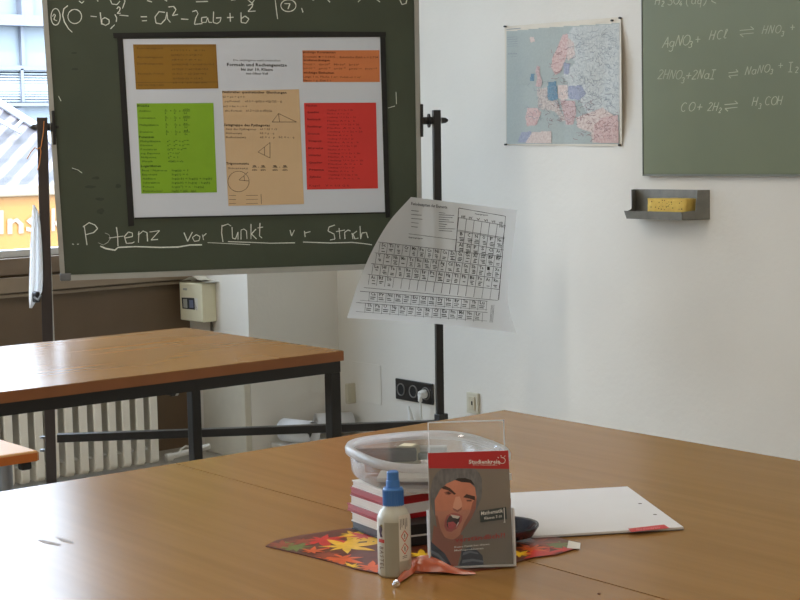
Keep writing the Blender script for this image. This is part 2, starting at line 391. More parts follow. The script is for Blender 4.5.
MB().tube([(-3.2, .66, ZT-.032), (-2.70, .66, ZT-.032), (-2.70, 1.155, ZT-.032), (-3.2, 1.155, ZT-.032), (-3.2, .66, ZT-.032)], .009).build('apron', m_chrome, t)
MB().box((-2.640, 1.205, ZT-.034), (-2.622, 1.226, ZT-.019), bev=.004).build('corner_bracket', mat('black_plastic', (18, 18, 18), .5), t)

# ------------------------------------------------------------------ radiator
m_rad = mat('radiator_enamel', (234, 230, 220), .3, var=.03, scale=10)
rad = thing('radiator', (X1-.09, 2.4, .05), 'cream white ribbed section radiator standing under the window', 'radiator')
pitch = .0605; yr_end = 3.081
for k in range(24):
    yc = yr_end-.024-k*pitch
    mb = MB(); hw = .0145
    def rr(x0, x1, z0_, z1_, r_, y_, n_=5):
        out = []
        for (cx2, cz2, a0_) in ((x1-r_, z0_+r_, -90), (x1-r_, z1_-r_, 0), (x0+r_, z1_-r_, 90), (x0+r_, z0_+r_, 180)):
            out += [Vector((cx2+r_*math.cos(math.radians(a0_+90*q/n_)), y_, cz2+r_*math.sin(math.radians(a0_+90*q/n_)))) for q in range(n_+1)]
        return out
    xa_, xb_ = X1-.150, X1-.004
    O1 = rr(xa_, xb_, .050, .455, .022, yc-hw); O2 = rr(xa_, xb_, .050, .455, .022, yc+hw)
    I1 = rr(X1-.125, X1-.022, .10, .350, .026, yc-hw); I2 = rr(X1-.125, X1-.022, .10, .350, .026, yc+hw)
    O0 = rr(xa_+.003, xb_-.004, .054, .451, .02, yc-hw-.0035); 
    n_ = len(O1); mb.add(O1+O2+I1+I2+O0, [[q, (q+1) % n_, n_+(q+1) % n_, n_+q] for q in range(n_)]+[[2*n_+q, 3*n_+q, 3*n_+(q+1) % n_, 2*n_+(q+1) % n_] for q in range(n_)]
        + [[4*n_+q, 4*n_+(q+1) % n_, (q+1) % n_, q] for q in range(n_)] + [[4*n_+q, 2*n_+q, 2*n_+(q+1) % n_, 4*n_+(q+1) % n_] for q in range(n_)] + [[n_+q, n_+(q+1) % n_, 3*n_+(q+1) % n_, 3*n_+q] for q in range(n_)], 0)
    mb.box((X1-.13, yc-pitch/2, .335), (X1-.012, yc+pitch/2, .448), bev=.006)
    mb.box((X1-.12, yc+.004, .09), (X1-.026, yc+.008, .36))
    for z in (.09, .42): mb.tube([(X1-.085, yc-pitch/2, z), (X1-.085, yc+pitch/2, z)], .016, 0, 10)
    mb.build('radiator_section', m_rad, rad)
tv0, tv1, tv2 = onx(162, 391.5, X1-.05), onx(171, 392.5, X1-.05), onx(177, 392, X1-.05)
MB().tube([tv0, tv1], .012, 0, 12).tube([tv1, tv1*.5+tv2*.5], .016, 0, 14).build('valve_body', mat('valve_dark', (38, 36, 35), .4), rad)
MB().tube([tv1*.5+tv2*.5, tv2], .015, 0, 14).build('valve_head', mat('valve_light', (180, 176, 168), .35), rad)
# valve and feed pipe
mb = MB(); a = onx(165, 458, X1-.06); b_ = onx(188, 452, X1-.06)
mb.tube([a, b_, b_+Vector((0, .1, .01))], .012, 0, 12)
mb.tube([a+Vector((0, .005, 0)), a+Vector((0, .03, .002))], .017, 0, 12)
mb.build('valve_pipe', mat('pipe_white', (215, 212, 205), .35), rad)
mb = MB(); mb.tube([onx(178, 454, X1-.03), onx(181, 449, X1-.03), onx(186, 446, X1-.03), onx(190, 447, X1-.03)], .004, 0, 8)
tag(mb.build('white_cable', mat('pipe_white', (215, 212, 205), .35)), 'thin white cable arching above the radiator pipe', 'cable')
# low cream cover panel on the reveal
pa = ony(209, 400, YR); pb = ony(252, 384, YR)
mb = MB().box((pa.x, YR-.03, 0), (X1+.0, YR, pb.z), bev=.004)
pc = mb.build('pipe_cover', mat('cream_panel', (206, 199, 182), .5, var=.03), None)
tag(pc, 'low cream cover panel on the white reveal under the table', 'panel')

# ------------------------------------------------------------------ meter box on the reveal
xb = -5.666; yb = 3.435; xl = -5.847
t = thing('meter_box', ((xb+xl)/2, YR, .553), 'cream fuse box with small window on the white reveal below the chalkboard', 'box')
m_cream = mat('cream_plastic', (226, 219, 190), .4, var=.03)
MB().box((xl, yb, .553), (xb, YR, .713), bev=.004).build('housing', m_cream, t)
hm = lambda a, b: ony(a, b, yb-.0015)
hm2 = lambda a, b: ony(a, b, yb-.0022)
mb = MB().poly([(181.5, 297.5), (194, 298), (197.5, 310), (182.5, 308.5)], hm).poly([(183, 299), (187, 299), (187.5, 308), (183.5, 307.5)], hm2, 1).poly([(189, 300), (193, 300), (193.5, 308), (189.5, 307.8)], hm2, 2)
mb.build('viewing_window', [mat('meter_dark', (70, 72, 72), .2), mat('meter_grey', (165, 165, 155), .4), mat('meter_blue', (105, 112, 135), .4)], t)
MB().poly([(183, 288), (187, 288.3), (187, 290.5), (183, 290)], hm).build('nameplate', mat('meter_grey', (165, 165, 155), .4), t)
MB().poly([(194.4, 298), (197.4, 298.2), (198, 310), (195, 309.6)], hm).build('side_label', mat('label_white', (225, 222, 210), .5), t)
MB().tube([(xb-.025, YR-.012, .553), (xb-.027, YR-.012, .49)], .005, 0, 8).build('cable_gland', mat('gland_dark', (90, 85, 78), .5), t)
# papers on the box
mb = MB(); mt = .0012
def leafsheet(name, pts_uv, z, curl, m, label, cat='paper'):
    mb = MB(); n = 10; nv = 5; vs = []
    (ax, ay), (bx, by), (cx_, cy_) = pts_uv     # origin, u end, v end
    for j in range(nv+1):
        for i in range(n+1):
            u, v = i/n, j/nv
            vs.append(Vector((ax+(bx-ax)*u+(cx_-ax)*v, ay+(by-ay)*u+(cy_-ay)*v, z+curl(u, v))))
    fs = [[j*(n+1)+i, j*(n+1)+i+1, (j+1)*(n+1)+i+1, (j+1)*(n+1)+i] for j in range(nv) for i in range(n)]
    k = len(vs); vs2 = [v-Vector((0, 0, mt)) for v in vs]
    mb.add(vs+vs2, fs+[[k+q for q in f][::-1] for f in fs], 0, True)
    return tag(mb.build(name, m), label, cat)
m_paper = mat('paper_white', (224, 222, 216), .6, var=.03)
leafsheet('paper_sheet', ((xl+.01, yb-.005), (xb+.02, yb+.01), (xl+.02, YR-.002)), .716, lambda u, v: .020*math.sin(u*3.1)**2*(1-v*.5)+.004, m_paper, 'curled white paper lying on top of the cream fuse box')
leafsheet('paper_sheet', ((xl+.05, yb+.01), (xb+.005, yb-.012), (xl+.055, YR-.004)), .742, lambda u, v: .012*math.cos(u*3.0+.4)+.012-.012*u, mat('paper_cream', (216, 212, 196), .6, var=.05), 'crumpled cream paper, uppermost on the fuse box')

# ------------------------------------------------------------------ sockets and covers on the right wall
def wallbox(x0p, y0p, x1p, y1p, depth, mb, mi=0, bev=.003):
    a = ony(x0p, y0p, YW); c = ony(x1p, y1p, YW)
    mb.box((a.x, YW-depth, min(a.z, c.z)), (c.x, YW, max(a.z, c.z)), mi, bev); return a, c
m_sock = mat('socket_black', (34, 32, 31), .35, var=.05); m_cw = mat('cream_switch', (208, 201, 180), .45, var=.03)
xa, xc, za, zc = -5.032, -4.798, .247, .331
t = thing('triple_socket', ((xa+xc)/2, YW, (za+zc)/2), 'black triple power socket on the white wall beside the chalkboard pole', 'socket')
MB().box((xa, YW-.010, za), (xc, YW, zc), bev=.003).build('cover_plate', m_sock, t)
Ry = Matrix.Rotation(math.pi/2, 4, 'X')
for k in range(3):
    cx_ = xa+.039+k*.078; cz_ = (za+zc)/2
    Mx = Matrix.Translation((cx_, YW-.010, cz_)) @ Ry
    MB().lathe([(.0255, 0), (.0255, .004), (.0215, .004), (.021, .001), (.0, .001)], n=28, M=Mx, cap=False).build('socket_ring', [mat('socket_rim', (120, 116, 112), .3)], t)
    MB().lathe([(.021, .0016), (.0, .0016)], n=28, M=Mx, cap=False).build('socket_well', mat('socket_deep', (8, 8, 8), .6), t)
m_plug = mat('plug_white', (222, 222, 218), .4, var=.02)
cx_ = xa+.039+2*.078; cz_ = (za+zc)/2
pg = thing('power_plug', (cx_, YW-.014, cz_), 'white plug with cable in the rightmost hole of the triple socket', 'plug')
Mx = Matrix.Translation((cx_, YW-.0145, cz_)) @ Ry
MB().lathe([(.0175, 0), (.0175, .012), (.014, .026), (.010, .030)], n=24, M=Mx).build('plug_body', m_plug, pg)
MB().box((cx_-.010, YW-.045, cz_-.03), (cx_+.004, YW-.030, cz_+.012), bev=.004).build('plug_grip', m_plug, pg)
MB().tube([(cx_-.003, YW-.037, cz_-.028), (cx_-.002, YW-.036, cz_-.08), (cx_+.004, YW-.034, cz_-.16), (cx_+.01, YW-.03, cz_-.245), (cx_+.03, YW-.04, .01)], .0045, 0, 8).build('plug_cable', m_plug, pg)
a = ony(408.5, 406, YW-.03); b_ = ony(410.5, 422, YW-.03)
mb = MB().tube([a, a*.5+b_*.5+Vector((.004, 0, 0)), b_+Vector((.008, 0, 0)), Vector((b_.x+.02, YW-.03, .01))], [.004, .009, .0125, .012], 0, 10)
tag(mb.build('cable_duct', m_plug), 'short white tapering cable end standing below the triple socket', 'cable')
# beige socket right of the pole
a = ony(468.5, 391.5, YW); c = ony(480, 413.5, YW)
t = thing('wall_socket', ((a.x+c.x)/2, YW, .28), 'single cream antenna socket low on the wall right of the dark pole', 'socket')
MB().box((a.x, YW-.012, .243), (c.x, YW, .323), bev=.003).build('cover_plate', m_cw, t)
MB().box((a.x+.018, YW-.018, .257), (c.x-.012, YW-.0118, .309), bev=.002).build('insert', mat('cream_insert', (200, 190, 165), .45), t)
MB().box((a.x+.036, YW-.0195, .277), (a.x+.043, YW-.0178, .292)).build('jack_hole', m_sock, t)
# beige box left of the table leg corner
mb = MB().box((ony(343.5, 381, YW-.05).x, YW-.045, .197), (ony(356, 381, YW).x-.0, YW, .282), bev=.005)
tag(mb.build('junction_box', mat('beige_box', (196, 188, 165), .5, var=.03)), 'small beige junction box low in the corner behind the long table', 'box')
a = ony(353, 361, YW); c = ony(382, 405, YW)
bm_ = MB().box((a.x, YW-.0035, c.z+.0), (c.x, YW, a.z), bev=.0015)
tag(bm_.build('blank_cover', m_wall), 'flat white painted cover plate on the wall left of the triple socket', 'cover')

# ------------------------------------------------------------------ wall chalkboard on the right
m_g2 = mat('slate_green_faded', (112, 118, 88), .55, var=.10, scale=2.2)
m_chalk2 = mat('chalk_faint', (190, 192, 165), .9, var=.1)
m_alu = mat('aluminium', (150, 150, 145), .4, metal=.6, var=.04)
xw0 = -3.676; zb = 1.139; zt = 2.14
bl = ony(643.6, 174.2, YW-.02)
t = thing('wall_chalkboard', (bl.x+1, YW, bl.z), 'faded green wall chalkboard with chemical equations at the right edge', 'chalkboard')
z0 = bl.z; z1 = z0+1.0
MB().box((bl.x, YW-.020, z0), (bl.x+2.0, YW, z1), bev=.002).build('board_panel', m_g2, t)
mb = MB().box((bl.x-.004, YW-.022, z0-.006), (bl.x+2.0, YW, z0), bev=.001).box((bl.x-.004, YW-.022, z0), (bl.x, YW, z1), bev=.001)
mb.build('edge_strip', mat('edge_grey', (120, 122, 112), .45), t)

# hand-drawn chalk letters: strokes in a 1-high box
def arc(cx, cy, rx, ry, a0, a1, n=14):
    return [(cx+rx*math.cos(math.radians(a0+(a1-a0)*i/n)), cy+ry*math.sin(math.radians(a0+(a1-a0)*i/n))) for i in range(n+1)]
G = {
 'P': [[(.12, 0), (.1, .5), (.08, 1)], [(.0, .8)]+arc(.25, .74, .28, .27, 120, -60)+[(.14, .46)]],
 'o': [arc(.25, .28, .22, .27, 90, 450)], 'O': [arc(.32, .5, .3, .46, 90, 450, 20)], '0': [arc(.25, .5, .22, .46, 90, 450, 18)],
 't': [[(.2, .9), (.2, .0)], [(.0, .55), (.42, .58)]], 'e': [[(.05, .3), (.42, .36)]+arc(.25, .3, .2, .27, 20, 320)],
 'n': [[(.08, .55), (.08, 0)], [(.08, .35)]+arc(.27, .34, .18, .2, 150, 0)+[(.46, 0)]],
 'z': [[(.05, .52), (.42, .55), (.08, .03), (.48, .02)]], 'v': [[(.02, .5), (.2, 0), (.42, .55)]],
 'r': [[(.1, .5), (.1, 0)], [(.1, .3)]+arc(.28, .32, .17, .2, 160, 50)], 'u': [[(.05, .52), (.07, .15)]+arc(.23, .15, .16, .15, 180, 360)+[(.42, .54), (.44, 0)]],
 'k': [[(.08, 1), (.08, 0)], [(.4, .6), (.1, .3), (.42, 0)]], 'S': [arc(.3, .76, .22, .2, 30, 250)+arc(.28, .26, .24, .26, 70, -150)],
 'i': [[(.1, .5), (.12, 0)], [(.1, .72), (.13, .78)]], 'c': [arc(.25, .28, .2, .27, 50, 310)], 'h': [[(.08, 1), (.08, 0)], [(.08, .35)]+arc(.27, .34, .18, .2, 150, 0)+[(.46, 0)]],
 'a': [arc(.25, .3, .22, .28, 40, 400), [(.46, .58), (.44, .2), (.52, .02)]], 'A': [[(.0, 0), (.3, 1), (.5, 0)], [(.08, .35), (.5, .38)]],
 'b': [[(.06, 1), (.08, .05)], arc(.27, .27, .2, .26, 180, 540)], '2': [arc(.25, .75, .2, .22, 160, -20)+[(.05, .02), (.5, .04)]],
 '3': [arc(.2, .75, .2, .22, 150, -80)+arc(.2, .27, .22, .26, 80, -150)], '4': [[(.3, 1), (.0, .35), (.5, .35)], [(.35, .6), (.33, 0)]],
 '1': [[(.05, .75), (.25, 1), (.25, 0)]], '7': [[(.0, .95), (.45, .95), (.15, 0)], [(.1, .5), (.4, .52)]], '5': [[(.45, 1), (.1, 1), (.08, .6)]+arc(.24, .32, .22, .3, 110, -140)],
 '(': [arc(.5, .45, .4, .7, 120, 250)], ')': [arc(-.1, .45, .4, .7, 60, -70)], '-': [[(.05, .45), (.5, .47)]], '=': [[(.05, .6), (.5, .6)], [(.08, .3), (.5, .3)]],
 '+': [[(.28, .75), (.28, .1)], [(.02, .42), (.56, .44)]], '|': [[(.2, 1.3), (.22, -.4)]],
 'g': [arc(.22, .28, .18, .24, 40, 400), [(.42, .5), (.4, -.2)]+arc(.25, -.25, .16, .15, 0, -150)], 'N': [[(0, 0), (.06, 1), (.42, .05), (.5, 1)]],
 'H': [[(.05, 1), (.0, 0)], [(.48, 1), (.42, 0)], [(.02, .5), (.46, .52)]], 'C': [arc(.32, .5, .28, .46, 50, 310)], 'l': [[(.05, .1), (.25, .9)]+arc(.18, .85, .08, .12, 0, 180)+[(.1, .2), (.2, .0), (.32, .1)]],
 'I': [[(.2, .95), (.2, 0)], [(.0, .95), (.42, .97)], [(.0, 0), (.42, 0)]], 'q': [arc(.22, .28, .18, .24, 40, 400), [(.42, .5), (.4, -.35)]],
 '~': [[(0, .62), (.95, .72), (.72, .95)], [(.95, .4), (.05, .3), (.28, .08)]], ' ': [],
}
def chalk(mb, s, x, y, h, adv, hit, wpx=.9, slope=0, slant=.08, ysub=None, sx=1.0, mi=0, jit=.25):
    for i, ch in enumerate(s):
        X = x+adv*i; Y = y+slope*adv*i
        jy = random.uniform(-jit, jit)
        k = h
        if ysub and i in ysub: k = h*.6; Y += ysub[i]
        for st in G.get(ch, []):
            mb.strokes([[(X+a*k*sx+b_*k*slant+random.uniform(-jit, jit)*.3, Y+jy-b_*k+random.uniform(-jit, jit)*.3) for a, b_ in st]], wpx, hit, mi)
h2 = lambda a, b: ony(a, b, YW-.0208)
mb = MB()
chalk(mb, 'H2SO4(aq)', 655, 5, 9, 6.0, h2, .75, -.02, .15, {1: 1.5, 4: 1.5})
mb.strokes([[(713, -3), (711.5, 1), (716, 3.2)]], .8, h2)
mb = flush(mb, m_chalk2, t); chalk(mb, 'AgNO3', 662, 48, 11, 6.6, h2, .8, -.13, .25, {4: 3}); chalk(mb, '+', 695, 43, 9, 6, h2, .8)
chalk(mb, 'HCl', 709, 40, 9.5, 7.0, h2, .8, -.1, .25); chalk(mb, '~', 739, 38, 12, 8, h2, .8, sx=1.25)
chalk(mb, 'HNO3', 762, 34, 8.5, 6.3, h2, .75, -.05, .25, {3: 3}); chalk(mb, '+', 790, 30.5, 8, 6, h2, .8)
mb = flush(mb, m_chalk2, t); chalk(mb, '2HNO3', 657, 79, 9.5, 6.0, h2, .75, .04, .25, {4: 3}); chalk(mb, '+2NaI', 685, 79.5, 9.5, 6.2, h2, .75, -.03, .25)
chalk(mb, '~', 728, 79, 10, 8, h2, .8, sx=1.0); chalk(mb, 'NaNO3', 745, 75, 8.5, 6.2, h2, .75, -.12, .25, {4: 2}); chalk(mb, '+', 778, 69, 8, 6, h2, .75)
chalk(mb, 'I2', 788, 72, 10, 7, h2, .75, 0, .1, {1: 1})
mb = flush(mb, m_chalk2, t); chalk(mb, 'CO+', 680, 112, 9.5, 8, h2, .75, -.06, .25); chalk(mb, '2H2', 707, 111, 8.5, 5.6, h2, .75, 0, .25, {2: 2})
chalk(mb, '~', 724, 112, 12, 8, h2, .8, sx=1.15); chalk(mb, 'H3COH', 752, 106, 9, 6.2, h2, .75, -.05, .2, {1: 3})
mb.build('chalk_writing', m_chalk2, t)

# sponge tray
m_tray = mat('tray_grey_metal', (128, 126, 119), .45, metal=.2, var=.15, scale=25)
xr = -3.394; xl = -3.716; yf = 3.83; zb = 1.008; ztp = 1.102
t = thing('sponge_tray', ((xl+xr)/2, YW, zb), 'grey metal wall tray below the green wall chalkboard', 'tray')
th = .003; yf = 3.868; dI = .041
MB().box((xl, YW-th, zb), (xr, YW, ztp)).build('back_plate', m_tray, t)
tz = [(xl, YW-th, zb), (xr, YW-th, zb), (xr-dI, yf, zb), (xl+dI, yf, zb)]
MB().prism(tz, (0, 0, th)).build('bottom_plate', m_tray, t)
MB().prism([(xl+dI-.002, yf, zb), (xr-dI, yf, zb), (xr-dI, yf-.004, zb+.026), (xl+dI-.010, yf-.004, zb+.026)], (0, -th, 0)).build('front_lip', m_tray, t)
for (xw, xf, sg) in ((xl, xl+dI, 1), (xr, xr-dI, -1)):
    k_ = .50; xm = xw+(xf-xw)*k_; ym = YW-th+(yf-YW+th)*k_
    pr = [(xf, yf, zb), (xf, yf, zb+.026), (xm, ym, zb+.030), (xm-sg*.003, ym+.003, ztp), (xw, YW-th, ztp), (xw, YW-th, zb)]
    MB().prism(pr, (sg*th, 0, 0)).build('side_plate', m_tray, t)
m_sp = mat('sponge_yellow', (234, 202, 106), .95, var=.1, scale=60, bump=.8, c2=(222, 184, 96))
sx0, sx1 = ony(647.5, 200, yf+.012).x, ony(685.5, 200, yf+.012).x
mb = MB(); bm = bmesh.new(); bmesh.ops.create_cube(bm, size=1); bmesh.ops.subdivide_edges(bm, edges=bm.edges[:], cuts=7, use_grid_fill=True)
bmesh.ops.scale(bm, vec=(sx1-sx0, .05, .062), verts=bm.verts)
for v in bm.verts:
    v.co += Vector((random.uniform(-1, 1), random.uniform(-1, 1), random.uniform(-1, 1)))*.0009
mb.frombm(bm, 0, True, Matrix.Translation(((sx0+sx1)/2, yf+.038, zb+th+.033)))
for k in range(26):
    mb.lathe([(.0024*random.uniform(.5, 1), 0), (0, .0002)], n=7, M=Matrix.Translation((random.uniform(sx0+.01, sx1-.01), yf+.0122, zb+.008+random.uniform(.02, .055))) @ Ry, mi=1, cap=False)
sp = mb.build('sponge', [m_sp, mat('sponge_hole', (120, 85, 40), .95)]); tag(sp, 'yellow cleaning sponge lying in the grey wall tray', 'sponge')

# ------------------------------------------------------------------ wall map
YM = YW-.004
c_tl, c_tr, c_br, c_bl = (504.5, 26.5), (621, 17), (622, 146.5), (506, 145)
def qmap(c_, u, v):
    a = (c_[0][0]*(1-u)+c_[1][0]*u, c_[0][1]*(1-u)+c_[1][1]*u); b = (c_[3][0]*(1-u)+c_[2][0]*u, c_[3][1]*(1-u)+c_[2][1]*u)
    return (a[0]*(1-v)+b[0]*v, a[1]*(1-v)+b[1]*v)
def mapbulge(u, v):
    r = .0015+.004*abs(math.sin(u*math.pi*2))+.003*abs(math.sin(v*math.pi*2))
    r += .020*max(0, (u-.8)/.2)**2*math.sin(min(1, max(0, v))*math.pi)
    return r
t = thing('wall_map', ony(563, 146, YW), 'folded paper map of Europe pinned to the white wall between the boards', 'map')
mb = MB(); n = 24; vs = []
for j in range(n+1):
    for i in range(n+1):
        u, v = i/n, j/n; p = qmap((c_tl, c_tr, c_br, c_bl), u, v); vs.append(ony(p[0], p[1], YW-mapbulge(u, v)))
mb.add(vs, [[j*(n+1)+i, j*(n+1)+i+1, (j+1)*(n+1)+i+1, (j+1)*(n+1)+i] for j in range(n) for i in range(n)], 0, True)
mb.build('map_sheet', mat('map_paper', (214, 204, 186), .6, var=.03), t)
# the printed picture, in local map coords (crop of the photo, 0..800 x 0..600 over px 480..680, 0..150)
def hmapp(off):
    def f(px, py):
        # inverse of qmap, two Newton-like steps
        u = (px-505)/116; v = (py-22)/123
        for _ in range(4):
            q = qmap((c_tl, c_tr, c_br, c_bl), u, v); u += (px-q[0])/116; v += (py-q[1])/123
        return ony(px, py, YW-mapbulge(u, v)-off)
    return f
C2 = lambda pts: [(480+a/4, b/4) for a, b in pts]
def land(mb, pts, mi, off=.0006):
    """fill a polygon as small cells so it follows the paper"""
    P = C2(pts); xs = [p[0] for p in P]; ys = [p[1] for p in P]; st = 1.0 if mi in (0, 1) else .8
    hh = hmapp(off)
    def inside(x, y):
        c = False; j = len(P)-1
        for i in range(len(P)):
            if (P[i][1] > y) != (P[j][1] > y) and x < (P[j][0]-P[i][0])*(y-P[i][1])/(P[j][1]-P[i][1])+P[i][0]: c = not c
            j = i
        return c
    x = min(xs)
    while x < max(xs):
        y = min(ys)
        while y < max(ys):
            if inside(x+st/2, y+st/2): mb.add([hh(x, y), hh(x, y+st), hh(x+st, y+st), hh(x+st, y)], [[0, 1, 2, 3]], mi)
            y += st
        x += st
def spk(name, c1, c2): return mat(name, c1, .6, scale=130, c2=c2)
mm_ = [spk('map_sea', (168, 174, 168), (160, 167, 162)), spk('map_russia', (200, 200, 194), (172, 176, 174)), spk('map_pink', (210, 186, 178), (192, 152, 146)),
       spk('map_peach', (214, 198, 188), (192, 168, 158)), spk('map_blue', (118, 148, 164), (84, 118, 140)), spk('map_lilac', (164, 166, 182), (138, 142, 160)),
       spk('map_rose', (202, 176, 170), (176, 144, 140)), spk('map_sand', (204, 192, 182), (168, 152, 144))]
mb = MB()
land(mb, [(106, 126), (300, 108), (560, 92), (560, 575), (106, 575)], 0)
land(mb, [(370, 108), (560, 95), (558, 460), (490, 440), (470, 500), (440, 480), (400, 400), (350, 400), (350, 330), (330, 300), (380, 250), (345, 200), (350, 140)], 1, .0012)
land(mb, [(330, 140), (350, 135), (355, 175), (345, 230), (320, 290), (300, 300), (285, 270), (290, 230), (310, 190)], 2, .0018)
land(mb, [(350, 150), (375, 170), (380, 220), (350, 245), (348, 200)], 3, .0018)
land(mb, [(335, 250), (360, 255), (355, 300), (335, 295)], 5, .0021)
land(mb, [(228, 262), (240, 268), (238, 290), (248, 325), (244, 350), (222, 345), (230, 310), (222, 285)], 6, .0018)
land(mb, [(203, 295), (218, 295), (215, 325), (200, 325)], 4, .0018)
land(mb, [(272, 330), (305, 325), (312, 395), (290, 405), (270, 395)], 4, .0018)
land(mb, [(228, 355), (268, 350), (272, 400), (255, 440), (232, 430)], 7, .0018)
land(mb, [(312, 340), (350, 340), (352, 395), (330, 402), (312, 390)], 3, .0018)
land(mb, [(352, 345), (405, 340), (425, 375), (395, 400), (354, 395)], 5, .0018)
land(mb, [(190, 432), (228, 432), (245, 450), (225, 500), (188, 505), (182, 470)], 2, .0018)
land(mb, [(258, 405), (310, 400), (318, 440), (345, 480), (330, 485), (300, 445), (262, 440)], 7, .0018)
land(mb, [(320, 400), (380, 405), (385, 450), (372, 500), (345, 500), (330, 440)], 6, .0018)
land(mb, [(385, 470), (440, 450), (490, 430), (545, 470), (552, 570), (450, 572), (445, 530), (390, 510)], 3, .0021)
land(mb, [(455, 500), (490, 470), (552, 460), (555, 572), (455, 570)], 2, .0024)
land(mb, [(150, 570), (165, 530), (205, 525), (210, 572)], 5, .0018)
land(mb, [(210, 528), (285, 525), (285, 572), (180, 574)], 3, .0021)
land(mb, [(197, 150), (215, 148), (220, 165), (203, 172)], 3, .0018)
mb.build('printed_map', mm_, t)
mb = MB(); hh = hmapp(.0032)
def wig(x0, y0_, x1, y1_, n_, mi):
    for _ in range(n_):
        x = random.uniform(x0, x1); y = random.uniform(y0_, y1_); a = random.uniform(0, 6.3); ln = [(480+x/4, y/4)]
        for k in range(3): a += random.uniform(-.9, .9); x += 7*math.cos(a); y += 5*math.sin(a); x = min(max(x, 110), 552); y = min(max(y, 112), 568); ln.append((480+x/4, y/4))
        mb.strokes([ln], .32, hh, mi)
wig(370, 120, 552, 440, 260, 0); wig(270, 400, 450, 500, 60, 1); wig(390, 450, 550, 560, 70, 1); wig(190, 320, 360, 480, 50, 0); wig(285, 180, 370, 330, 25, 1)
for yk in range(5): mb.strokes([C2([(108, 150+yk*9), (150, 147+yk*9)])], .35, hh, 0)
mb.text('EUROPA', 508, 54.5, 1.6, hh, 0, width=9, bold=True); mb.text('1 : 6 000 000', 507.5, 57, 1, hh, 0, width=9)
mb.strokes([C2([(106, 118), (162, 113)])], .7, hh, 0)
mb.build('map_lines', [mat('map_ink', (136, 142, 146), .6), mat('map_ink_red', (142, 106, 108), .6)], t)
for (px, py), wh in zip(((506, 26.5), (613, 20.5), (621, 18), (620.5, 145), (506.5, 144.5)), ('upper left corner', 'top margin, left of the corner pin', 'upper right corner', 'lower right corner', 'lower left corner')):
    p = ony(px, py, YW-.004)
    tag(MB().lathe([(.0035, 0), (.0035, .003), (.002, .006), (.004, .008), (.003, .010)], n=12, M=Matrix.Translation(p) @ Ry).build('drawing_pin', mat('pin_dark', (60, 55, 52), .4)),
        'dark drawing pin in the wall map at its '+wh, 'pin', 'drawing pins along the map margin')

# ------------------------------------------------------------------ revolving chalkboard on its stand
dL, dR = 5.2, 5.45
def at(px, py, d): return CAM+ray(px, py)*d
PL = at(46, 128, dL); PR = at(438, 118, dR)
xdir = (PR-PL); xdir.z = 0; xdir.normalize(); nrm = Vector((xdir.y, -xdir.x, 0))   # toward the camera
if nrm.dot(CAM-PL) < 0: nrm = -nrm
def hs(px, py, off=0): return onplane(px, py, PL+nrm*off, nrm)
m_post = mat('post_dark_brown', (54, 45, 42), .35, var=.08, scale=8)
m_postb = mat('post_brown_shaded', (30, 28, 27), .35, var=.08)  # same brown paint as the left post, with shade put into the colour
cb = thing('revolving_chalkboard', (hs(240, 400).x, hs(240, 400).y, 0), 'green revolving chalkboard on a dark steel stand with formulas in chalk', 'chalkboard')
lt, lb = hs(42, 117.5), hs(51.5, 480); rt, rb = hs(436.3, 110), hs(440, 420)
def toz(a, b, z): return a+(b-a)*((z-a.z)/(b.z-a.z))
l0, r0 = toz(lt, lb, .05), toz(rt, rb, .05)
MB().bar(l0, lt, .034, .034, up=nrm, bev=.002).build('post', m_post, cb)
MB().bar(r0, rt, .025, .030, up=nrm, bev=.002).build('post', m_postb, cb)
for p, m_ in ((l0, m_post), (r0, m_postb)):
    q = Vector((p.x, p.y, .03))
    MB().bar(q-nrm*.30, q+nrm*.30, .04, .04, bev=.003).build('foot_bar', m_, cb)
    for s_ in (-1, 1):
        MB().lathe([(.022, 0), (.025, .004), (.012, .012)], (q+nrm*.27*s_) - Vector((0, 0, .03)), 14).build('foot_pad', mat('black_plastic', (18, 18, 18), .5), cb)
ca, cbb = hs(57, 438, 0), hs(440, 424, 0)
MB().bar(ca, cbb, .03, .027, up=(0, 0, 1), bev=.002).build('crossbar', m_postb, cb)
MB().box((-.014, -.02, -.012), (.016, .02, .012), bev=.003, M=Matrix.Translation(hs(441, 417))).build('bracket', m_postb, cb)
for py in (437, 450):
    c = hs(48.5, py, 0); MB().tube([c-xdir*.028, c-xdir*.012], .0045, 0, 8).lathe([(.0075, -.004), (.0075, .004)], c-xdir*.020, 6).build('bolt', m_chrome, cb)
# pivots
def pivot(c, sgn, plate_px):
    mb = MB()
    mb.tube([c-xdir*.024*sgn*-1, c+xdir*.05*sgn*-1], .006, 0, 8)
    mb.build('pivot_bolt', mat('bolt_dark', (60, 56, 55), .35, metal=.5), cb)
cl = hs(42.5, 127); cr = hs(437, 120.5)
mk = mat('knob_black', (26, 25, 26), .4)
for c, s_ in ((cl, 1), (cr, -1)):
    x = xdir*s_
    MB().tube([c-x*.038, c-x*.030, c-x*.016], [.004, .009, .011], 0, 12).build('pivot_bolt', mat('bolt_dark', (60, 56, 55), .35, metal=.5), cb)
    MB().tube([c+x*.016, c+x*.052], .013, 0, 14).tube([c+x*.026, c+x*.031], .024, 0, 14).build('pivot_knob', mk, cb)
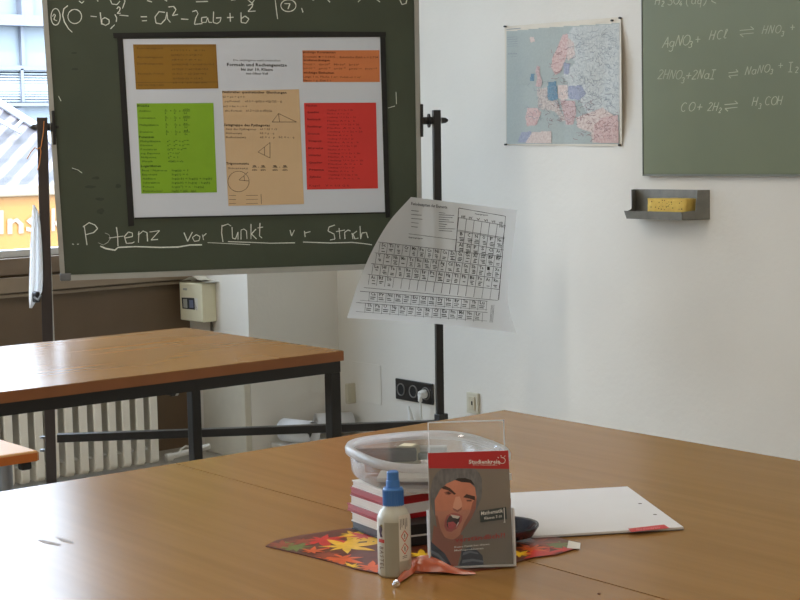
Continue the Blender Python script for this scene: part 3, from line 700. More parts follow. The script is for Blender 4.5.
# the panel: its plane leans 4 degrees, top towards the camera
tilt = math.radians(4.0)
PC = (cl+cr)/2 + nrm*.0
vn = (Vector((0, 0, 1))*math.cos(tilt)+nrm*math.sin(tilt)).normalized()
bx = (hs(418, 120)-hs(58, 127)).normalized()
bn = bx.cross(vn)
if bn.dot(CAM-PC) < 0: bn = -bn
bn.normalize(); vn = bn.cross(bx) if bn.cross(bx).z > 0 else bx.cross(bn)
BO = PC+bn*.012
def hbrd(off=0): return lambda a, b: onplane(a, b, BO+bn*off, bn)
H0 = hbrd(0)
q = [H0(44.5, 0), H0(420.5, 0), H0(365, 269.5), H0(62.5, 280)]
loc = lambda p: ((p-BO).dot(bx), (p-BO).dot(vn))
u0 = (loc(H0(45, 10))[0]+loc(H0(62, 275))[0])/2; u1 = (loc(H0(421, 10))[0]+loc(H0(423, 100))[0])/2
v0 = (loc(H0(62, 280))[1]+loc(H0(365, 269.6))[1])/2; v1 = -v0*1.0
P3 = lambda u, v, off=0: BO+bx*u+vn*v+bn*off
def bslab(mb, ua, va, ub, vb, d0, d1, mi=0, bev=0):
    Mx = Matrix((( bx.x, vn.x, bn.x, BO.x), (bx.y, vn.y, bn.y, BO.y), (bx.z, vn.z, bn.z, BO.z), (0, 0, 0, 1)))
    return mb.box((ua, va, d0), (ub, vb, d1), mi, bev, Mx)
m_g1 = mat('slate_green', (64, 72, 56), .5, var=.14, scale=3.0)
nt = m_g1.node_tree
m_g1 = mat('slate_green', (70, 78, 67), .45, var=.28, scale=6.0)
uL = lambda v: -.621+(v+.50)*(-.020/.955)
u0 = -.621; u1 = .600
fw_ = .018
m_rail = mat('rail_grey', (168, 167, 160), .4, metal=.25, var=.05)
def bquad(mb, pts, d0, d1): return mb.prism([P3(u, v, d0) for u, v in pts], bn*(d1-d0))
bquad(MB(), [(uL(v0)+.012, v0+.012), (u1-.012, v0+.012), (u1-.012, v1-.012), (uL(v1)+.012, v1-.012)], -.018, 0).build('board_panel', m_g1, cb)
bquad(MB(), [(uL(v0), v0+fw_), (uL(v0)+.016, v0+fw_), (uL(v1)+.016, v1-fw_), (uL(v1), v1-fw_)], -.024, .006).build('frame_rail', m_rail, cb)
bquad(MB(), [(u1-.016, v0+fw_), (u1, v0+fw_), (u1-.008, v1-fw_), (u1-.024, v1-fw_)], -.024, .006).build('frame_rail', m_rail, cb)
bquad(MB(), [(uL(v0), v0), (u1, v0), (u1, v0+fw_), (uL(v0), v0+fw_)], -.024, .010).build('frame_rail', m_rail, cb)
bquad(MB(), [(uL(v1), v1-fw_), (u1-.008, v1-fw_), (u1-.008, v1), (uL(v1), v1)], -.024, .006).build('frame_rail', m_rail, cb)
for uu in (u0, u1-.03):
    for vv in (v0, v1-.03):
        bslab(MB(), uu-.001, vv-.001, uu+.036, vv+.024, -.026, .0112, bev=.004).build('corner_cap', mat('cap_grey', (104, 104, 104), .5, var=.2), cb)
for uu in (u0-.004, u1-.006):
    bslab(MB(), uu, -.055, uu+.010, .055, -.022, .012, bev=.002).build('pivot_plate', m_postb, cb)
# chalk writing
m_chalk = mat('chalk_white', (222, 226, 216), .9, var=.15, scale=200)
HC = hbrd(.0009); mb = MB(); F = lambda pts: [(50+a*.1375, b*.1372) for a, b in pts]
K = .95
mb.strokes([[(50.6+(a-50)*1, b) for a, b in arc(55, 16.8, 4.6, 8.3, 0, 360, 20)]], K*.9, HC); mb.strokes([[(52.5, 16.5), (54, 14), (55.5, 15), (53.8, 19.5), (57, 20.8)]], .8, HC)
mb.strokes([F([(130, 40), (100, 65), (92, 110), (105, 160), (135, 210), (162, 235)])], K, HC)
mb.strokes([[(50+(180+50*math.cos(a))*.1375, (120+52*math.sin(a))*.1372) for a in [i*.33 for i in range(20)]]], K, HC)
mb.strokes([F([(295, 118), (340, 122)]), F([(365, 90), (372, 150), (376, 178)]), F([(376, 178), (378, 140), (400, 128), (430, 145), (430, 170), (405, 185), (376, 172)])], K*1.1, HC)
mb.strokes([F([(472, 105), (485, 130), (482, 160)]), F([(470, 180), (440, 210)]), F([(486, 64), (498, 48), (511, 58), (506, 78), (488, 98), (514, 96)]), F([(505, 110), (570, 116)]), F([(660, 122), (705, 122)]), F([(668, 152), (705, 150)])], K, HC)
F2 = lambda pts: [(150+a*.2, b*.2) for a, b in pts]
mb.strokes([F2([(75, 62), (45, 58), (25, 85), (30, 115), (55, 120), (78, 95), (85, 60), (88, 95), (102, 112)]), F2([(92, 35), (118, 32), (130, 48), (118, 68), (112, 78), (140, 72)]), F2([(155, 95), (192, 97)]),
            F2([(212, 58), (232, 52), (240, 68), (228, 92), (222, 122), (262, 118)]), F2([(285, 85), (258, 88), (258, 112), (280, 112), (288, 88), (295, 112), (310, 112)]), F2([(318, 58), (316, 112), (335, 118), (350, 108), (356, 88), (330, 90)]),
            F2([(385, 88), (418, 86)]), F2([(400, 65), (402, 108)]), F2([(455, 62), (456, 112), (480, 116), (495, 95), (475, 80), (458, 92)]), F2([(490, 28), (515, 18), (510, 35), (490, 58), (528, 55)]),
            F2([(625, -10), (632, 50), (638, 95)]), F2([(672, 18), (700, 18), (690, 45)]), F2([(758, 40), (765, 62)])], K, HC)
mb.strokes([[(150+(692+38*math.cos(a))*.2, (28+30*math.sin(a))*.2) for a in [i*.33 for i in range(20)]]], K, HC)
mb = flush(mb, m_chalk, cb)
# line cut by the frame top: bottoms of the letters
for st in ([(79, 1), (82, 3.2), (84, 1)], [(97, -1), (98, 1.5)], [(109, -3), (112, 4), (117, 4.6), (120, 1)], [(121.5, -5), (125, 1), (122.5, 8.5)], [(147, .5), (152, 2)], [(164, -1), (167, 1.2)], [(196, 1.8), (208, 1.4)], [(231, .3), (236, -.5)],
           [(248, 0), (252, 3.2), (255, -1)], [(311, -1), (314, .5)], [(326, -2), (330, 2.2)], [(358, 2), (362, -2)], [(376, -1), (380, 2)], [(399, -2), (402, 4.5), (406, 3.5), (407, -1)]): mb.strokes([st], K, HC)
mb = flush(mb, m_chalk, cb)
F3 = lambda pts: [(70+a*.2, 215+b*.2) for a, b in pts]
mb.strokes([F3([(85, 150), (72, 60), (70, 52)]), F3([(65, 60), (95, 38), (125, 50), (138, 68), (118, 88), (80, 98)]), F3([(232, 60), (238, 100), (240, 155)]), F3([(195, 115), (268, 105)]),
            F3([(275, 115), (312, 108), (312, 90), (292, 85), (272, 108), (282, 142), (312, 140), (322, 134)]), F3([(342, 138), (345, 82), (342, 100), (365, 80), (385, 88), (388, 132)]),
            F3([(398, 85), (448, 78), (405, 125), (440, 122)]), F3([(570, 88), (588, 132), (612, 85)]), F3([(632, 98), (612, 112), (622, 132), (645, 128), (650, 108), (632, 98)]), F3([(662, 98), (668, 125)]), F3([(664, 108), (682, 92)]),
            F3([(760, 50), (758, 90), (765, 135)]), F3([(762, 55), (790, 45), (805, 55)])], K*.95, HC)
mb.strokes([F3([(140, 138), (165, 150), (188, 138), (202, 118), (195, 98), (175, 90)])], K*.3, HC)
mb.strokes([F3([(152, 156), (180, 168), (225, 176), (240, 162), (330, 158), (450, 162), (540, 160), (600, 150), (660, 149)])], K*1.4, HC)
mb.strokes([F3([(688, 138), (730, 140), (900, 148)])], K*.6, HC)
mb = flush(mb, m_chalk, cb)
F4 = lambda pts: [(240+a*.2, 130+b*.2) for a, b in pts]
mb.strokes([[(232, 227), (232.5, 238), (235.5, 239), (238, 232), (238, 239.5)], [(241, 239.5), (241, 230), (244, 229), (246.5, 231), (247, 239)], [(251, 224), (251, 239)], [(256, 229), (251.5, 234), (256.5, 239)], [(260, 223), (259.5, 236), (262, 238)], [(257.5, 228), (263, 227)],
            F4([(250, 500), (258, 530), (272, 500)]), F4([(322, 505), (326, 535)]), F4([(325, 515), (352, 508)]),
            F4([(475, 475), (445, 485), (440, 505), (470, 520), (475, 545), (450, 550)]), F4([(495, 490), (500, 545)]), F4([(480, 508), (525, 500)]), F4([(525, 545), (523, 512), (540, 500), (552, 505)]), F4([(560, 515), (565, 545)]),
            F4([(585, 505), (565, 520), (575, 545), (592, 540)]), F4([(600, 480), (603, 545), (610, 515), (632, 512), (640, 540)])], K*.9, HC)
mb.strokes([F4([(-60, 558), (60, 562), (150, 566), (275, 564)]), F4([(315, 560), (450, 565), (560, 562), (620, 568), (660, 574)])], K*.9, HC)
mb = flush(mb, m_chalk, cb)
mb.strokes([[(72, 244), (74, 244.3)], [(77, 244.3), (79, 244)], [(58.5, 96), (61, 101)], [(72, 168), (78, 170), (82, 173)], [(396, 92), (396.5, 104)], [(388, 108), (395, 106)]], .7, HC)
mb.build('chalk_writing', m_chalk, cb)
mb = MB()
for (x, y, a, b_) in ((90, 187, 6, 1.6), (100, 199, 5, 1.6), (101, 211, 4, 3), (75, 170, 4, 1), (118, 186, 3, 2), (96, 178, 4, 1.6), (75, 69, 4, 1.2), (74, 53, 3, 1)):
    mb.poly([(x+a*math.cos(k*.628)*random.uniform(.7, 1.2), y+b_*math.sin(k*.628)*random.uniform(.7, 1.2)) for k in range(10)], hbrd(.0005))
mb.build('smudge', mat('smudge_dark', (50, 56, 46), .6, var=.15, scale=90), cb)

# poster on the board
HP = hbrd(.0030); HP2 = hbrd(.0040); HP3 = hbrd(.0048)
pcs = [(123, 39), (380, 37), (385, 212.5), (134.3, 218)]
po = thing('formula_poster', H0(255, 218), 'white poster of coloured formula boxes fixed to the revolving chalkboard', 'poster')
m_pw = mat('poster_white', (206, 212, 222), .5, var=.02, scale=4)
mb = MB(); mb.prism([HP(*p) for p in pcs], -bn*.0018); mb.build('sheet', m_pw, po)
ink = mat('print_black', (42, 40, 38), .6)
def box(name, pts, c, label, content):
    o = MB().poly(pts, HP2); o = o.build(name, mat(name+'_'+label.split()[0], c, .5, var=.04, scale=5), po); o['label'] = label
    mb = MB(); content(mb)
    if mb.v: mb.build('printed_text', c_ink[0], o)
c_ink = [None]
def lines(mb, items, hit=HP3):
    for it in items:
        b, x, y, h = it[:4]; wd = it[4] if len(it) > 4 else None; bo = it[5] if len(it) > 5 else False
        mb.text(b, x, y, h, hit, 0, width=wd, bold=bo, slope=.01)
c_ink[0] = mat('ink_on_brown', (92, 66, 16), .6)
def cont(mb):
    L_ = [('Kommutativgesetz', 137, 49), ('Assoziativgesetz', 137, 58), ('Distributivgesetze', 137, 64.5), ('Binomische Formeln', 138, 74.5), ('Satz vom Nullprodukt', 138, 85.8)]
    for b, x, y in L_: mb.text(b, x, y, 1.9, HP3, width=26 if len(b) > 15 else 24)
    for k, b in enumerate(('a + b = b + a    ab = ba', '(a+b)+c = a+(b+c)', 'a(b+c) = ab + ac', '(a+b)(c+d) = ac+ad+bc+bd', '(a+b)2 = a2+2ab+b2', '(a-b)2 = a2-2ab+b2', '(a+b)(a-b) = a2-b2')):
        mb.text(b, 171+k*.3, 51+k*4.7, 1.8, HP3, width=(34, 31, 30, 42, 36, 34, 30)[k])
    mb.text('a b = 0   a=0 oder b=0', 173, 83.5, 1.8, HP3, width=34)
    mb.strokes([[(134, 46), (216, 46)], [(135.5, 82.5), (218, 82)]], .3, HP3)
box('formula_panel', [(133, 44.4), (216, 44.2), (218.4, 88.4), (136, 89.4)], (146, 106, 24), 'brown laws of arithmetic panel', cont)
c_ink[0] = mat('ink_on_green', (38, 62, 10), .6)
def cont(mb):
    mb.text('Brueche', 137.3, 106.8, 2.2, HP3, width=12, bold=True)
    for k, b in enumerate(('Addition', 'Subtraktion', 'Multiplikation', 'Division')):
        y = 111.8+k*7; mb.text(b, 139+k*.3, y, 1.9, HP3, width=(12, 16, 19, 13)[k])
        o_ = '+-·:'[k]
        mb.text('a', 165+k*.4, y-1.5, 2, HP3); mb.text('b', 165+k*.4, y+2.2, 2, HP3); mb.strokes([[(164.5+k*.4, y-.8), (167.5+k*.4, y-.8)]], .35, HP3)
        mb.text(o_, 170+k*.4, y, 2.2, HP3); mb.text('c', 174+k*.4, y-1.5, 2, HP3); mb.text('d', 174+k*.4, y+2.2, 2, HP3); mb.strokes([[(173.5+k*.4, y-.8), (176.5+k*.4, y-.8)]], .35, HP3)
        mb.text('=', 179, y+.4, 2.2, HP3); mb.text(('ad+bc', 'ad-bc', 'ac', 'ad')[k], 183+k*.3, y-1.5, 2, HP3, width=(7, 7, 4, 4)[k]); mb.text(('bd', 'bd', 'bd', 'bc')[k], 184+k*.3, y+2.2, 2, HP3); mb.strokes([[(182.5+k*.3, y-.8), (190, y-.8)]], .35, HP3)
    mb.text('Potenzen', 139, 138, 2.2, HP3, width=15, bold=True)
    for k, (b, e) in enumerate((('Multiplikation', 'aⁿ · aᵐ = aⁿ⁺ᵐ'), ('Division', 'aⁿ : aᵐ = aⁿ⁻ᵐ'), ('Potenzieren', '(aⁿ)ᵐ = aⁿᵐ'), ('neg. Exponent', 'a⁻ⁿ = 1/aⁿ'), ('Nullpotenz', 'a⁰ = 1'), ('Wurzeln', '√(ab) = √a'))):
        mb.text(b, 140.3+k*.25, 142.2+k*4, 1.9, HP3, width=(20, 12, 16, 19, 15, 11)[k]); mb.text(e, 167+k*.25, 142.2+k*4, 2, HP3, width=(22, 22, 19, 12, 10, 15)[k])
    mb.text('Logarithmen', 141, 167, 2.2, HP3, width=20, bold=True)
    for k, (b, e) in enumerate((('Basis / Numerus', 'log(a) = 1'), ('Exponent', 'log(1) = 0'), ('Addition', 'log(a·b) = log(a) + log(b)'), ('Subtraktion', 'log(a:b) = log(a) - log(b)'), ('Potenz', 'log(aⁿ) = n · log(a)'), ('Basiswechsel', 'log(b) = lg(b) : lg(a)'))):
        mb.text(b, 142+k*.25, 171.3+k*4.1, 1.9, HP3, width=(25, 15, 13, 17, 11, 19)[k]); mb.text(e, 172, 171.3+k*4.1, 2, HP3, width=(16, 16, 40, 38, 32, 24)[k])
box('formula_panel', [(136.6, 103.4), (213.4, 103), (217, 192.4), (141.4, 193.6)], (128, 172, 30), 'green fractions and powers panel', cont)
c_ink[0] = ink
def cont(mb):
    lines(mb, [('Nullstellen quadratischer Gleichungen', 222.5, 93, 2.3, 64, True), ('x2 + px + q = 0', 222.5, 97.5, 1.8, 22), ('pq-Formel:', 225, 102, 1.8, 15), ('x1,2 = -(p/2) ± √((p/2)2 - q)', 245, 102, 2, 37), ('ax2 + bx + c = 0', 223, 107, 1.8, 24),
               ('abc-Formel:', 225, 111.5, 1.8, 17), ('x1,2 = (-b ± √D)/2a', 246, 111.5, 2, 26), ('Satzgruppe des Pythagoras', 223.8, 126, 2.4, 46, True), ('Satz des Pythagoras', 226, 129.8, 1.8, 30), ('a2 + b2 = c2', 260, 129.8, 1.9, 17),
               ('Höhensatz', 226, 134, 1.8, 16), ('h2 = p · q', 260, 134, 1.9, 14), ('Kathetensatz', 226, 138, 1.8, 20), ('a2 = c · p', 260, 138, 1.9, 15), ('b2 = c · q', 279, 138, 1.9, 15),
               ('Trigonometrie', 226, 164.5, 2.3, 23, True), ('Sinussatz', 228, 169, 1.9, 20)])
    for k, xx in enumerate((252, 260.5, 272.5, 282.5)):
        mb.strokes([[(xx, 167.3), (xx+5, 167.3)]], .4, HP3); mb.text('a', xx+.5, 166.6, 2, HP3, width=4, bold=True); mb.text('sin', xx, 170.6, 1.8, HP3, width=5, bold=True)
    mb.text('=', 257.8, 168, 1.6, HP3); mb.text('=', 279, 168, 1.6, HP3)
    mb.strokes([[(272, 122), (278.5, 113.5), (296.5, 122), (272, 122)], [(278.5, 113.5), (279.5, 122)], [(258, 152), (270, 142.5), (270, 158), (258, 152)], [(264.5, 147), (264.5, 155)]], .4, HP3)
    mb.strokes([[(238.5+10.6*math.cos(a*.25), 181.5+10.3*math.sin(a*.25)) for a in range(26)], [(239, 180), (248, 172)], [(239, 180), (249, 181)], [(244, 176), (244.5, 180.5)]], .4, HP3)
    for k in range(3): mb.strokes([[(229, 195.5+k*4), (236, 195.5+k*4)], [(246, 195.5+k*4), (258, 195.3+k*4)]], .35, HP3)
    mb.strokes([[(261, 194), (261.5, 204)]], .4, HP3)
box('formula_panel', [(222, 91), (299, 89.2), (304, 204), (228.4, 206)], (208, 178, 140), 'cream quadratic and triangle panel', cont)
c_ink[0] = mat('ink_on_red', (122, 22, 20), .6)
def cont(mb):
    mb.text('Flächen', 306, 106.5, 2.1, HP3, width=11, bold=True)
    for k, b in enumerate(('Quadrat', 'Rechteck', 'Parallelogr.', 'Dreieck', 'Trapez', 'Kreis', 'Würfel', 'Quader', 'Prisma', 'Zylinder')):
        y = 113+k*7.2; mb.text(b, 307+k*.25, y, 1.9, HP3, width=12+(k % 3)*1.5, bold=True)
        mb.text('Umfang: U = 2a + 2b', 327+k*.2, y-2.2, 1.6, HP3, width=26+(k % 4)*3); mb.text('Fläche: A = a · b', 327+k*.2, y+1.4, 1.6, HP3, width=22+(k*7 % 5)*3)
    mb.text('Kegel    V = 1/3 G h', 309, 186.5, 1.9, HP3, width=40)
box('formula_panel', [(304, 103), (376, 102.6), (378, 188.4), (307, 189.6)], (208, 52, 46), 'red areas and volumes panel', cont)
c_ink[0] = mat('ink_on_orange', (92, 42, 22), .6)
def cont(mb):
    lines(mb, [('wichtige Konstanten', 302.5, 53, 2.2, 33, True), ('Kreiszahl: π = 3,1415...  Eulersche Zahl: e = 2,718', 303, 57.5, 1.9, 75), ('Größenordnungen', 302.8, 61, 2.2, 27, True), ('T=10¹²   G=10⁹   M=10⁶   k=10³', 303, 65.2, 2, 56), ('m=10⁻³   µ=10⁻⁶   n=10⁻⁹   p=10⁻¹²   f=10⁻¹⁵', 303, 69.2, 1.9, 74),
               ('wichtige Einheiten', 303, 73.5, 2.2, 31, True), ('Länge 1 m, Fläche 1 m², Volumen 1 m³', 303, 77.5, 1.9, 58), ('Masse 1 g, Zeit 1 s', 303, 81.2, 1.9, 28)])
box('formula_panel', [(302.4, 50.4), (379.4, 50.2), (379.8, 82), (303, 82)], (210, 124, 72), 'orange constants and units panel', cont)
mb = MB()
lines(mb, [('Die wichtigsten mathematischen', 233.5, 61, 2, 47), ('Formeln und Rechengesetze', 227, 66, 3.1, 60, True), ('bis zur 10. Klasse', 241, 70.5, 2.7, 32, True), ('von Oliver Vosß'.replace('sß', 'ß'), 246, 74.5, 2.2, 22, True)], HP2)
mb.build('printed_title', mat('print_grey', (70, 72, 76), .6), po)
# black tape
m_tape = mat('black_tape', (16, 16, 15), .55, var=.1)
def tape(pts, label):
    mb = MB(); mb.prism([hbrd(.0062)(*p) for p in pts], -bn*.0010)
    tag(mb.build('tape_strip', m_tape), label, 'tape', 'black tape strips around the poster')
tape([(117, 38), (122.5, 38), (134.2, 225.6), (128.3, 226.5)], 'black tape strip down the left side of the formula poster')
tape([(113, 33), (250, 31), (386, 32), (386, 36.8), (250, 36.6), (113.5, 38.2)], 'black tape strip along the top of the formula poster')
tape([(380.3, 37), (385.4, 37), (390, 217), (385.8, 218)], 'black tape strip down the right side of the formula poster')
tape([(134.5, 217.6), (385.5, 212), (385.5, 213.4), (134.5, 219)], 'thin black tape strip along the bottom of the formula poster')

# ------------------------------------------------------------------ periodic table sheet, hanging curled from the right post
rows = [(0, 411, 197, 517, 210), (.25, 389, 222, 513.5, 240), (.5, 371, 253, 509.5, 270), (.75, 357, 287, 508, 301), (1, 347, 318, 516, 333)]
def interp(v, k):
    v = min(max(v, -.02), 1.02)*4; i = min(3, max(0, int(v))); f = v-i
    p = [rows[min(4, max(0, i+j))][k] for j in (-1, 0, 1, 2)]
    if i == 0: p[0] = 2*p[1]-p[2]
    if i == 3: p[3] = 2*p[2]-p[1]
    return .5*((2*p[1])+(-p[0]+p[2])*f+(2*p[0]-5*p[1]+4*p[2]-p[3])*f*f+(-p[0]+3*p[1]-3*p[2]+p[3])*f**3)
def sh_px(u, v):
    x0, y0_, x1, y1_ = (interp(v, k) for k in (1, 2, 3, 4)); sag = 3.0*math.sin(math.pi*u)*(v-.3)
    return x0+(x1-x0)*u, y0_+(y1_-y0_)*u+(-sag if v > .3 else 0)
def sh_depth(u, v):
    d = .055+.02*v
    d += .16*(1-u)**2*(.2+.8*v)          # left side curls forward
    d += -.06*max(0, u-.8)**2*25*.4+.05*max(0, u-.5)
    return d
def shp(u, v, off=0):
    a, b = sh_px(u, v); p = hs(a, b, sh_depth(u, v)); return p-ray(a, b).normalized()*off
def hsheet(off):
    def f(px, py):
        u, v = (px-430)/110, (py-200)/125
        for _ in range(25):
            a, b = sh_px(min(max(u, 0), 1), min(max(v, 0), 1)); x0, y0_, x1, y1_ = (interp(min(max(v, 0), 1), k) for k in (1, 2, 3, 4))
            u += (px-a)/(x1-x0)*.8; v += (py-b-(px-a)*.12)/122*.8
        u = min(max(u, 0), 1); v = min(max(v, 0), 1)
        return hs(px, py, sh_depth(u, v))-ray(px, py).normalized()*off
    return f
m_lam = bpy.data.materials.new('laminated_paper'); m_lam.use_nodes = True
nt = m_lam.node_tree; N = nt.nodes; L = nt.links; b = N['Principled BSDF']; b.inputs['Base Color'].default_value = (*lin((226, 228, 232)), 1); b.inputs['Roughness'].default_value = .25
ns = N.new('ShaderNodeTexNoise'); ns.inputs['Scale'].default_value = 9; bp = N.new('ShaderNodeBump'); bp.inputs['Strength'].default_value = .3; bp.inputs['Distance'].default_value = .01; L.new(ns.outputs[0], bp.inputs['Height']); L.new(bp.outputs[0], b.inputs['Normal'])
tl_ = N.new('ShaderNodeBsdfTranslucent'); tl_.inputs[0].default_value = (.85, .83, .8, 1); tp = N.new('ShaderNodeBsdfTransparent')
a1 = N.new('ShaderNodeMixShader'); a1.inputs[0].default_value = .40; L.new(b.outputs[0], a1.inputs[1]); L.new(tl_.outputs[0], a1.inputs[2])
a2 = N.new('ShaderNodeMixShader'); a2.inputs[0].default_value = .10; L.new(a1.outputs[0], a2.inputs[1]); L.new(tp.outputs[0], a2.inputs[2]); L.new(a2.outputs[0], N['Material Output'].inputs['Surface'])
ps = thing('periodic_table_chart', shp(.5, 0), 'curled laminated periodic table chart hanging from the dark board post', 'poster')
mb = MB(); nu, nv = 36, 30
vs = [shp(i/nu, j/nv) for j in range(nv+1) for i in range(nu+1)]
mb.add(vs, [[j*(nu+1)+i, j*(nu+1)+i+1, (j+1)*(nu+1)+i+1, (j+1)*(nu+1)+i] for j in range(nv) for i in range(nu)], 0, True)
mb.build('laminated_sheet', m_lam, ps)
HS = hsheet(.003); D = lambda a, b: (340+a/4, 180+b/4)
mb = MB()
mb.text('Periodensystem der Elemente', *D(285, 100), 3.0, HS, width=36, bold=True, slope=.1)
mb.text('Hauptgruppen', *D(540, 138), 1.5, HS, width=13, bold=True, slope=.1); mb.text('Nebengruppen', *D(275, 232), 1.5, HS, width=14, bold=True, slope=.08)
def seg(*pts, w=.45):
    out = []
    for i in range(len(pts)-1):
        (a, b), (c, d) = pts[i], pts[i+1]; n_ = max(2, int(math.hypot(c-a, d-b)/14))
        out += [D(a+(c-a)*k/n_, b+(d-b)*k/n_) for k in range(n_)]
    out.append(D(*pts[-1])); mb.strokes([out], w, HS)
# frame of the main-group block
seg((475, 112), (662, 145), (635, 480), w=.5); seg((475, 112), (462, 290), w=.5)
sl = .165
for k in range(7):
    x = 475+k*31; x2 = 462+k*30; seg((x, 150+k*5), (x2-2, 285+k*5.2))
for y in (150, 200): seg((473, y), (660, y+32))
SY = [['Sc', 'Ti', 'V', 'Cr', 'Mn', 'Fe', 'Co', 'Ni', 'Cu', 'Zn', 'Ga', 'Ge', 'As', 'Se', 'Br', 'Kr'], ['Y', 'Zr', 'Nb', 'Mo', 'Tc', 'Ru', 'Rh', 'Pd', 'Ag', 'Cd', 'In', 'Sn', 'Sb', 'Te', 'I', 'Xe'],
      ['La', 'Hf', 'Ta', 'W', 'Re', 'Os', 'Ir', 'Pt', 'Au', 'Hg', 'Tl', 'Pb', 'Bi', 'Po', 'At', 'Rn'], ['Ac', 'Rf', 'Db', '', '', '', '', '', '', '', '', '', '', '', '', '']]
for r_ in range(4):
    yL, yR = 262+r_*43, 320+r_*44
    xL, xR = 175-r_*14, 650-r_*4
    seg((xL-22, yL-14), (xR, yR-14)); 
    for c in range(17):
        x = xL-14+(xR-xL+14)*c/16; y = yL+(yR-yL)*c/16
        seg((x, y-14), (x-6, y+28), w=.38)
        if c < 16 and SY[r_][c]:
            mb.text(SY[r_][c], *D(x+5, y+3), 3.3, HS, width=(4.2 if len(SY[r_][c]) > 1 else 2.6), bold=True, slope=.1)
            for q_ in (11, 17, 23):
                if random.random() < .85: seg((x+3+random.uniform(0, 6), y+q_), (x+15+random.uniform(0, 8), y+q_+1.5), w=.75)
seg((95, 430), (632, 482), w=.4)
for r_, row in enumerate((('B', 'C', 'N', 'O', 'F', 'Ne'), ('Al', 'Si', 'P', 'S', 'Cl', 'Ar'))):
    seg((471-r_*4, 204+r_*44), (655, 236+r_*44))
    for c, s_ in enumerate(row):
        x, y = 480-r_*5+c*30, 221+r_*44+c*5
        mb.text(s_, *D(x, y), 3.3, HS, width=4 if len(s_) > 1 else 2.8, bold=True, slope=.1)
        for q_ in (9, 15, 21): seg((x-3+random.uniform(0, 6), y+q_), (x+12+random.uniform(0, 7), y+q_+1.5), w=.75)
for c, s_ in enumerate(('III', 'IV', 'V', 'VI', 'VII', 'VIII')): mb.text(s_, *D(486+c*30, 151+c*5), 2.2, HS, width=3.6, bold=True)
mb.text('He', *D(638, 190), 3, HS, width=4.2, bold=True)
for r_, row in enumerate((('Ce', 'Pr', 'Nd', 'Pm', 'Sm', 'Eu', 'Gd', 'Tb', 'Dy', 'Ho', 'Er', 'Tm', 'Yb', 'Lu'), ('Th', 'Pa', 'U', 'Np', 'Pu', 'Am', 'Cm', 'Bk', 'Cf', 'Es', 'Fm', 'Md', 'No', 'Lr'))):
    y0_ = 455+r_*45; x0_ = 118-r_*16
    seg((x0_-38, y0_-10), (590, y0_+30)); seg((x0_-38, y0_+26), (588, y0_+64), w=.3)
    for c in range(15):
        x = x0_+c*33.5; y = y0_+c*2.7; seg((x, y-7), (x-3, y+31), w=.36)
        if c < 14:
            mb.text(row[c], *D(x+6, y+6), 3.4, HS, width=4.6 if len(row[c]) > 1 else 3, bold=True, slope=.08)
            for q_ in (13, 20): seg((x+3, y+q_), (x+17+random.uniform(0, 8), y+q_+1.5), w=.75)
for k in range(9):
    seg((395, 130+k*9), (412+random.uniform(8, 50), 133+k*9), w=.45)
    if k % 2 == 0: seg((285, 122+k*8), (300+random.uniform(10, 32), 125+k*8), w=.45)
seg((275, 215), (470, 240), w=.4)
for k in range(3): seg((606+k*5, 500), (600+k*5, 570), w=.35)
mb.build('printed_table', ink, ps)
tag(MB().box((-.022, -.012, -.02), (.022, .012, .02), bev=.004, M=Matrix.Translation(hs(428, 197, .05))).build('binder_clip', m_postb), 'black clip holding the periodic table chart to the post', 'clip') if False else None

# ------------------------------------------------------------------ white cloth, cord and cable at the left post
mb = MB(); prof = [(205, 33, 34), (212, 32, 38), (225, 31.5, 40), (245, 30, 41.5), (265, 29.6, 42.3), (280, 29, 42.5), (292, 28.8, 41.5), (300, 29, 36), (308, 29.5, 31.5)]
nn = 16; vs = []
for (y, a, b_) in prof:
    for i in range(nn+1):
        s_ = i/nn; vs.append(hs(a+(b_-a)*s_, y, .03+.012*math.sin(s_*13+y*.01)+.01*math.sin(s_*6)))
mb.add(vs, [[j*(nn+1)+i, j*(nn+1)+i+1, (j+1)*(nn+1)+i+1, (j+1)*(nn+1)+i] for j in range(len(prof)-1) for i in range(nn)], 0, True)
wc = mb.build('white_cloth', clear_mat('thin_white_cloth', refl=.02, rough=.5, diff=.95, dcol=(.94, .94, .94)))
md = wc.modifiers.new('thickness', 'SOLIDIFY'); md.thickness = .002
tag(wc, 'white cloth hanging folded beside the left post of the revolving chalkboard', 'cloth')
cbp = MB().box((-.016, -.008, -.018), (.016, .008, .018), bev=.005, M=Matrix.Translation(hs(36, 297, .058)))
bc = tag(cbp.build('spring_clip', mat('clip_black', (30, 30, 32), .3)), 'black and silver clip at the lower end of the white cloth', 'clip')
MB().tube([hs(34, 297, .07), hs(38, 300, .075), hs(41, 295, .07)], .004, 0, 8).build('clip_handle', m_chrome, bc)
m_cord = mat('orange_cord', (205, 130, 60), .6)
mb = MB().tube([hs(44, 121, .024), hs(43.5, 132, .024), hs(41, 147, .024), hs(37, 149, .026), hs(35, 147.5, .03), hs(31, 152, .035), hs(27, 159, .03)], .0016, 0, 6).tube([hs(40, 147, .024), hs(41, 152, .024), hs(39.5, 164, .024), hs(37.5, 170, .026)], .0016, 0, 6)
tag(mb.build('cord', m_cord), 'thin orange cord looped around the left post above the white cloth', 'cord')
mb = MB().tube([hs(50, 252, -.03), hs(51.5, 280, -.03), hs(53, 320, -.03), hs(54, 345, -.03), hs(55, 400, -.03)], .0026, 0, 8)
tag(mb.build('hanging_cable', mat('pipe_white', (215, 212, 205), .35)), 'thin white cable hanging straight down behind the left board post', 'cable')

